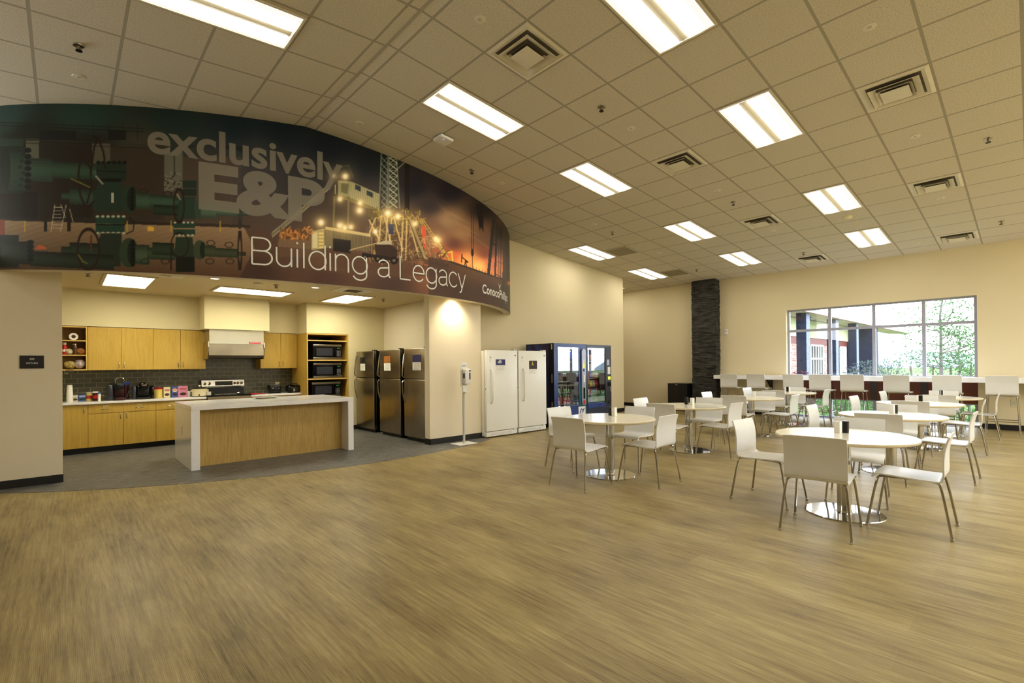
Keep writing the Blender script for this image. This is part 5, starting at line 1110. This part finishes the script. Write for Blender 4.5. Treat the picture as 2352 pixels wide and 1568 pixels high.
def make_chair(name, label, cat, group, seat_z, top_z, foot, legtop, ring=None):
    """origin on the floor under the seat, facing +x"""
    t = thing(name, label, cat, group=group); s = seat_z; W_ = .448
    sp = [(p.x, p.z) for p in spline([(.245, 0, s-.034), (.23, 0, s-.012), (.19, 0, s+.0), (.07, 0, s-.004), (-.08, 0, s-.012), (-.18, 0, s-.012), (-.204, 0, s-.005), (-.214, 0, s+.012)])]
    bp = [(p.x, p.z) for p in spline([(-.214, 0, s+.012), (-.217, 0, s+.05), (-.216, 0, s+.13), (-.222, 0, s+.22), (-.236, 0, s+.29), (-.256, 0, top_z)])]
    shell_profile(W_, sp, .012, 'seat', 'chair_white', t); shell_profile(W_, bp, .012, 'backrest', 'chair_white', t)
    fx, fy = foot; lx, ly = legtop; r = .0098
    for sx in (-1, 1):
        for sy in (-1, 1):
            q = spline([(sx*fx, sy*fy, .012), (sx*(fx*.35+lx*.65), sy*(fy*.35+ly*.65), s*.62), (sx*lx, sy*ly, s-.06), (sx*(lx-.012), sy*(ly-.01), s-.032), (sx*(lx-.05), sy*(ly-.022), s-.024), (0, sy*(ly-.035), s-.022)], 4)
            l = B().tube(q, r, 8).make('leg', 'chrome_tube', t, True, world=False)
            B().lathe([(.0125, 0), (.0135, .004), (.0135, .014), (.0115, .022)], (sx*fx, sy*fy, 0), 10).make('foot_glide', 'chrome', l, True, world=False)
    f = B()
    for x in (-.13, .13): f.tube([(x, -ly+.04, s-.024), (x, ly-.04, s-.024)], .008, 6)
    f.tube([(-.13, 0, s-.024), (.13, 0, s-.024)], .008, 6)
    f.make('seat_frame', 'chrome_tube', t, True, world=False)
    if ring:
        b = B(); k = ring/s; a, c_ = fx+(lx-fx)*k, fy+(ly-fy)*k; Q = [(a, c_, ring), (-a, c_, ring), (-a, -c_, ring), (a, -c_, ring), (a, c_, ring)]
        for p, q in zip(Q, Q[1:]): b.tube([p, q], .008, 6)
        b.make('footrest', 'chrome_tube', t, True, world=False)
    return t
def make_table():
    t = thing('round_table', 'x', 'table'); 
    B().lathe([(.54, .696), (.553, .699), (.558, .704)], n=72).make('underside', 'table_edge', t, True, world=False)
    B().lathe([(.558, .704), (.56, .71), (.56, .722)], n=72).make('edge_band', 'table_edge', t, True, world=False)
    B().lathe([(.56, .722), (.556, .727), (.002, .7275)], n=72).make('tabletop', 'table_white', t, True, world=False)
    B().lathe([(.056, .012), (.056, .69)], n=28).make('column', 'chrome', t, True, world=False)
    B().lathe([(.14, .685), (.14, .696), (.06, .697)], n=28).make('mounting_plate', 'black', t, world=False)
    B().lathe([(.316, 0), (.318, .004), (.314, .009), (.062, .013), (.058, .03)], n=64).make('base_disc', 'chrome', t, True, world=False)
    return t
tb0 = make_table(); ch0 = make_chair('dining_chair', 'x', 'chair', None, .458, .808, (.272, .25), (.205, .212)); first = [True, True]
def shaker(mat, name, lab):
    o = B().box(-.026, .026, -.026, .026, 0, .112, .003, 2); o.box(-.014, .014, -.014, .014, .11, .1125); return o
wz0 = B().box(-.026, .026, -.026, .026, 0, .112, .003, 2).make('white_shaker', 'cup_white'); bz0 = B().box(-.026, .026, -.026, .026, 0, .112, .003, 2).make('black_shaker', 'black')
for o in (wz0, bz0): B().box(-.012, .012, -.012, .012, .112, .1145).make('lid', 'steel_bright', o, world=False)
sfirst = [True, True]
def put_shaker(white, u, v, z, table, c=None):
    p = Pz(u, v, z)
    if c is not None:
        d = math.hypot(p[0]-c[0], p[1]-c[1])
        if d > .3: p[0], p[1] = c[0]+(p[0]-c[0])*.25/d, c[1]+(p[1]-c[1])*.25/d
    q = wz0 if white else bz0; k = 0 if white else 1; lab = f"square {'white' if white else 'black'} shaker on the {table}"
    rz = random.uniform(-.3, .3)
    if sfirst[k]: o = q; o.location = [float(x) for x in (p[0], p[1], z)]; o.rotation_euler = (0, 0, rz); tag(o, lab, 'shaker', 'table shakers'); sfirst[k] = False
    else: dup(q, (p[0], p[1], z), rz, lab, 'table shakers')
def rowname(r, k): return f"{['nearest', 'second nearest', 'third', 'farthest'][k]} round table of the {r} row"
TABS = [('left', 0, 5.1, 3.67), ('left', 1, 7.42, 3.79), ('left', 2, 9.88, 3.75), ('left', 3, 12.12, 3.8), ('right', 0, 5.34, 1.205), ('right', 1, 7.76, 1.235), ('right', 2, 10.22, 1.26), ('right', 3, 12.22, 1.16)]
SHK = {('left', 0): [(1, 1411, 955), (0, 1405.5, 951)], ('left', 1): [(0, 1577, 928), (1, 1590, 929)], ('left', 2): [(1, 1734, 910.5)], ('left', 3): [(0, 1811, 896.5), (1, 1817, 896)], ('right', 0): [(1, 1925, 994), (0, 1941.5, 993.5)], ('right', 1): [(1, 2049, 949), (0, 2055.5, 948.5)], ('right', 2): [(1, 2108, 921), (0, 2118, 921)], ('right', 3): [(0, 2158.5, 904), (1, 2164.5, 904)]}
# A: camera side, B: kitchen side, C: window side, D: far side, measured against each table
CH = {'A': ('near', -.64, .01, 4), 'B': ('kitchen', .0, .65, -92), 'C': ('open floor', -.0, -.515, 91), 'D': ('far', .6 if 0 else .58, .03, -174)}
FINE = {('left', 0, 'A'): (4.42, 3.60, 4), ('left', 0, 'C'): (5.13, 3.13, 91), ('left', 0, 'D'): (5.67, 3.73, -175), ('right', 0, 'A'): (4.70, 1.23, 5), ('right', 0, 'B'): (5.32, 1.86, -93), ('right', 0, 'C'): (5.32, .71, 91), ('right', 0, 'D'): (5.98, 1.23, -172)}
for r, k, x, y in TABS:
    nm = rowname(r, k); lab = f"round white pedestal table, {['nearest', 'second', 'third', 'farthest'][k]} of the {r} row"
    if first[0]: tb0.location = (x, y, 0); tag(tb0, lab, 'table', 'round pedestal tables'); first[0] = False
    else: dup(tb0, (x, y, 0), 0, lab, 'round pedestal tables')
    for key, (side, dx, dy, an) in CH.items():
        if k == 3 and key == 'D': dx = .52
        cx, cy, ca = FINE.get((r, k, key), (x+dx+random.uniform(-.02, .02), y+dy+random.uniform(-.02, .02), an+random.uniform(-3, 3)))
        nn = rowname(r, k).replace('round table of the', 'table,'); lab = {'A': f'white chair, back to the camera, near side of the {nn}', 'B': f'white chair on the kitchen side of the {nn}', 'C': f'white chair in profile on the open floor side of the {nn}', 'D': f'white chair facing the camera, far side of the {nn}'}[key]
        if first[1]: ch0.location = (cx, cy, 0); ch0.rotation_euler = (0, 0, math.radians(ca)); tag(ch0, lab, 'chair', 'white dining chairs'); first[1] = False
        else: dup(ch0, (cx, cy, 0), math.radians(ca), lab, 'white dining chairs')
    for w, u, v in SHK[(r, k)]: put_shaker(w, u, v, .7275, nm, (x, y))

# ================================================================== WINDOW BAR
t = thing('window_bar', 'long white bar counter running under the window', 'counter', (13.4, 2, 0))
B().box(13.4, 13.935, -2.2, 6.1, .965, 1.068, .004).make('worktop', 'quartz', t)
for y in (-1.5, .3, 4.75, 5.9): B().prism([(13.935, .965), (13.55, .965), (13.9, .7), (13.935, .7)], y-.02, y+.02, 'y').make('bracket', 'black', t)
put_shaker(0, 1757.5, 859.5, 1.068, 'window bar counter left of the window'); put_shaker(1, 1762.5, 859.5, 1.068, 'window bar counter left of the window')
bc0 = make_chair('bar_chair', 'x', 'bar chair', 'tall white bar chairs', .755, 1.118, (.245, .235), (.19, .2), .24)
BCY = [5.54, 4.84, 3.98, 3.41, 2.78, 1.98, 1.175, .39]
for k, y in enumerate(BCY):
    lab = f'tall white bar chair at the window bar, {["first from the slate pillar", "second from the slate pillar", "third from the slate pillar", "fourth from the slate pillar", "fifth from the slate pillar", "third from the right end", "second from the right end", "last at the right end"][k]}'
    if k == 0: bc0.location = (13.3, y, 0); bc0['label'] = lab
    else: dup(bc0, (13.3, y, 0), random.uniform(-.03, .03), lab)
t = thing('small_black_refrigerator', 'low black compact refrigerator against the wall beside the slate pillar', 'refrigerator', (13.35, 6.9, 0))
B().box(13.4, 13.93, 6.9, 7.48, .02, .81, .006).make('cabinet_body', 'black', t); d = B().box(13.34, 13.395, 6.9, 7.48, .04, .815, .01, 2).make('door', 'black', t); B().box(13.336, 13.34, 7.16, 7.22, .765, .78).make('badge', 'steel_bright', d)
for y in (6.95, 7.43): B().box(13.45, 13.5, y-.02, y+.02, 0, .02).make('foot', 'rubber', t)
a = Px(1668, 762, XW); t = thing('wall_thermostat', 'small white control on the wall right of the slate pillar', 'thermostat', (XW, a[1], a[2])); B().box(XW-.03, XW-.001, a[1]-.045, a[1]+.045, a[2]-.08, a[2]+.08, .008, 2).make('housing', 'white_plastic', t); B().box(XW-.034, XW-.03, a[1]-.025, a[1]+.025, a[2]+.0, a[2]+.04).make('window', 'shade_grey', t)
a = Px(2330, 926, XW); t = thing('wall_outlet', 'cream outlet box on the wall under the right end of the window bar', 'outlet', (XW, a[1], a[2])); B().box(XW-.012, XW-.001, a[1]-.05, a[1]+.05, a[2]-.07, a[2]+.07, .003).make('plate', 'cream_enamel', t); B().box(XW-.016, XW-.012, a[1]-.025, a[1]+.025, a[2]-.04, a[2]+.04).make('socket', 'shade_grey', t)

# ================================================================== OUTSIDE
struct(B().box(14.25, 160, -70, 90, -.6, -.35), 'ground_outside', 'lawn')
hb = B()
for k in range(40):
    y = -120+k*9; hb.ball((190+random.uniform(-8, 8), y, -4), (14, 12, 7.5+random.uniform(0, 2.5)), 2)
o = struct(hb, 'hills', 'hill')
# building wing
t = thing('building_wing', 'low brick wing with dark stone columns and a projecting roof outside the window', 'building', (20, 8, -.35))
B().box(20, 46, 8.4, 14, -.35, 2.75).make('wall', 'brick_ext', t); B().box(20, 46, 8.36, 8.4, 2.4, 2.75).make('lintel_band', 'roof_trim', t); B().box(20, 46.5, 8.3, 8.4, 2.75, 3.7).make('siding', 'siding', t)
B().prism([(6.85, 3.72), (6.85, 3.85), (14, 4.9), (14, 4.7)], 19, 52, 'x').make('roof', 'roof_metal', t); B().box(19, 52, 6.8, 6.87, 3.66, 3.76).make('gutter', 'roof_trim', t); B().prism([(6.87, 3.66), (8.4, 3.78), (8.4, 3.82), (6.87, 3.7)], 19, 52, 'x').make('eaves_soffit', 'soffit_ext', t)
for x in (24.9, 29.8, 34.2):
    c_ = B().box(x, x+.5, 7.02, 7.42, -.35, 3.68).make('column', 'slate_blue', t); B().box(x+.02, x+.51, 7.0, 7.02, -.35, 3.68).make('column_lit_side', 'slate_lit', c_)  # thin paler sheet paints daylight onto one side of each stone column
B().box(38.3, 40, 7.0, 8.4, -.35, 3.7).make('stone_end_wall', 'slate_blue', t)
for ua, ub in ((1861, 1889), (1928, 1942)):
    w = B(); xa, xb = Py(ua, 800, 8.35)[0], Py(ub, 800, 8.35)[0]; W2 = xb-xa
    for k_ in range(6): w.box(xa+W2*k_/5-.05, xa+W2*k_/5+.05, 8.3, 8.34, .0, 2.35)
    for z in (.0, 1.6, 2.35): w.box(xa, xb, 8.3, 8.34, z-.05, z+.05)
    w = w.make('window_frame', 'paper', t); B().box(xa, xb, 8.345, 8.395, .0, 2.35).make('window_pane', 'clear_dark', w)
for x in (26.6, 31.2, 36.): B().box(x, x+.5, 7.3, 7.6, 3.5, 3.62).make('soffit_lamp', 'sign_black', t)
# trees
def leaves(n, fn, size):
    b = B()
    for _ in range(n):
        c = Vector(fn()); a = Vector((random.gauss(0, 1), random.gauss(0, 1), random.gauss(0, .7))).normalized()*size*random.uniform(.6, 1.2); d = a.cross(Vector((random.gauss(0, 1), random.gauss(0, 1), random.gauss(0, 1))).normalized())
        b.poly(c-a, c+d*.5, c+a, c-d*.5)
    return b
def tree(x, y, h, rad, label, n=3400, base=-.35):
    t = thing('young_tree', label, 'tree', (x, y, base)); b = B(); pts = [(x+random.uniform(-.05, .05), y+random.uniform(-.05, .05), base+h*k/8) for k in range(9)]; b.tube(pts, [.065*(1-k/9.5) for k in range(9)], 8); tips = []
    for k in range(26):
        z = base+h*random.uniform(.25, .92); an = random.uniform(0, 2*PI); L = rad*(1.1-.65*(z-base)/h)*random.uniform(.5, 1.); p1 = (x+math.cos(an)*L, y+math.sin(an)*L, z+L*.45); b.tube([(x, y, z), ((x+p1[0])/2, (y+p1[1])/2, z+L*.12), p1], [.022, .015, .006], 5); tips.append((p1, (x, y, z)))
    b.make('trunk', 'bark', t, True)
    def f():
        p, q = random.choice(tips); k = random.uniform(.35, 1.1); s_ = .2
        return [q[i]+(p[i]-q[i])*k+random.gauss(0, s_*1.25) for i in range(3)]
    leaves(n, f, .05).make('foliage', 'leaf_green', t)
tp = Pz(2164, 866, .2); dd = 24./np.hypot(tp[0], tp[1])
def at_dist(u, v, D): d = ray(u, v); k = D/math.hypot(d[0], d[1]); return O3+d*k
p = at_dist(2164, 850, 22); tree(p[0], p[1], 5.3, 1.9, 'taller slim young tree outside the window, right of the third mullion')
p = at_dist(2204, 850, 26.5); tree(p[0], p[1], 3.2, 1.45, 'shorter young tree outside the window at its right edge', 2600)
def shrub(u, D, r, h, mat, label, n=500):
    p = at_dist(u, 850, D); t = thing('garden_shrub', label, 'shrub', (p[0], p[1], -.35)); b = B()
    for k in range(6): an = k*1.05; b.tube([(p[0], p[1], -.36), (p[0]+math.cos(an)*r*.3, p[1]+math.sin(an)*r*.3, -.35+h*.5), (p[0]+math.cos(an)*r*.6, p[1]+math.sin(an)*r*.6, -.35+h*.85)], .012, 5)
    b.make('stem', 'bark', t)
    def f():
        while True:
            v = [random.uniform(-1, 1) for _ in range(3)]
            if sum(q*q for q in v) < 1: return (p[0]+v[0]*r, p[1]+v[1]*r, -.35+h*.5+v[2]*h*.5)
    leaves(int(n*1.5), f, .05).make('foliage', mat, t)
shrub(1838, 20, .55, 1.5, 'leaf_red', 'reddish shrub outside at the left of the window'); shrub(1868, 22, .6, 1.3, 'leaf_grey', 'low grey shrub outside in front of the first brick window'); shrub(1890, 25, .5, 1.3, 'leaf_grey', 'low grey shrub outside beside the second mullion'); shrub(1938, 21, .6, 1.4, 'leaf_grey', 'grey shrub outside between the stone columns'); shrub(1964, 24.5, .4, 1.4, 'leaf_grey', 'grey shrub outside under the third column')
shrub(1992, 23, .85, 1.85, 'leaf_grey', 'large grey green shrub outside at the end of the brick wing', 900); shrub(2043, 26, .65, 1.9, 'leaf_grey', 'round shrub outside alone in the open field', 700)
shrub(1925, 17, .6, .9, 'leaf_green', 'low green plant seen under the bar between chair legs'); shrub(2010, 16, .6, .8, 'leaf_green', 'low green plant seen under the bar, right of the middle'); shrub(2225, 16.2, .6, 1.0, 'leaf_green', 'grassy green plant outside the lower right pane')
for k, (u, lean) in enumerate(((2102, -.25), (2143, .0), (2180, .1), (2226, .1), (2240, .3))):
    p = at_dist(u, 860, 27); tag(B().tube([(p[0], p[1], -.4), (p[0]+.1*lean, p[1]-lean*.6, 1.2)], .035, 7).make('fence_post', 'post_wood', loc=(p[0], p[1], -.4)), f'weathered field fence post outside the window, {ORD[k]} from the left', 'fence post')

# ================================================================== LIGHT
w = bpy.data.worlds.new('world'); SC.world = w; w.use_nodes = True; nt = w.node_tree; bg = nt.nodes['Background']
tc = nt.nodes.new('ShaderNodeTexCoord'); sx = nt.nodes.new('ShaderNodeSeparateXYZ'); rp = nt.nodes.new('ShaderNodeValToRGB'); nt.links.new(tc.outputs['Generated'], sx.inputs[0]); nt.links.new(sx.outputs[2], rp.inputs[0])
rp.color_ramp.elements[0].position = .0; rp.color_ramp.elements[0].color = (.93, .96, 1, 1); rp.color_ramp.elements[1].position = .6; rp.color_ramp.elements[1].color = (.78, .87, 1, 1)
nt.links.new(rp.outputs[0], bg.inputs[0]); bg.inputs[1].default_value = 9.
def area(name, loc, rot, sx_, sy_, e, col=(1, .93, .8)):
    l = bpy.data.lights.new(name, 'AREA'); l.shape = 'RECTANGLE'; l.size, l.size_y, l.energy, l.color = sx_, sy_, e, col; o = bpy.data.objects.new(name, l); COL.objects.link(o); o.location = loc; o.rotation_euler = rot; return o
# ceiling lamps of the part of the hall behind the camera
area('lamp_hall', (0, -2., zc(0)-.05), (0, 0, 0), 1.2, .6, 8); area('lamp_hall', (5, -2.5, zc(5)-.05), (0, 0, 0), 1.2, .6, 70); area('lamp_hall', (9, -2.5, zc(9)-.05), (0, 0, 0), 1.2, .6, 70)
sp = bpy.data.lights.new('downlight_beam', 'SPOT'); sp.energy = 85; sp.spot_size = 2.0; sp.spot_blend = 1.; sp.color = (1, .9, .7); sp.shadow_soft_size = .05; so = bpy.data.objects.new('downlight_beam', sp); COL.objects.link(so); so.location = (5.25, 7.1, ZK-.03); so.rotation_euler = (0, 0, 0)
SC.view_settings.view_transform = 'Standard'; SC.view_settings.look = 'None'; SC.view_settings.exposure = .09; SC.view_settings.gamma = .9
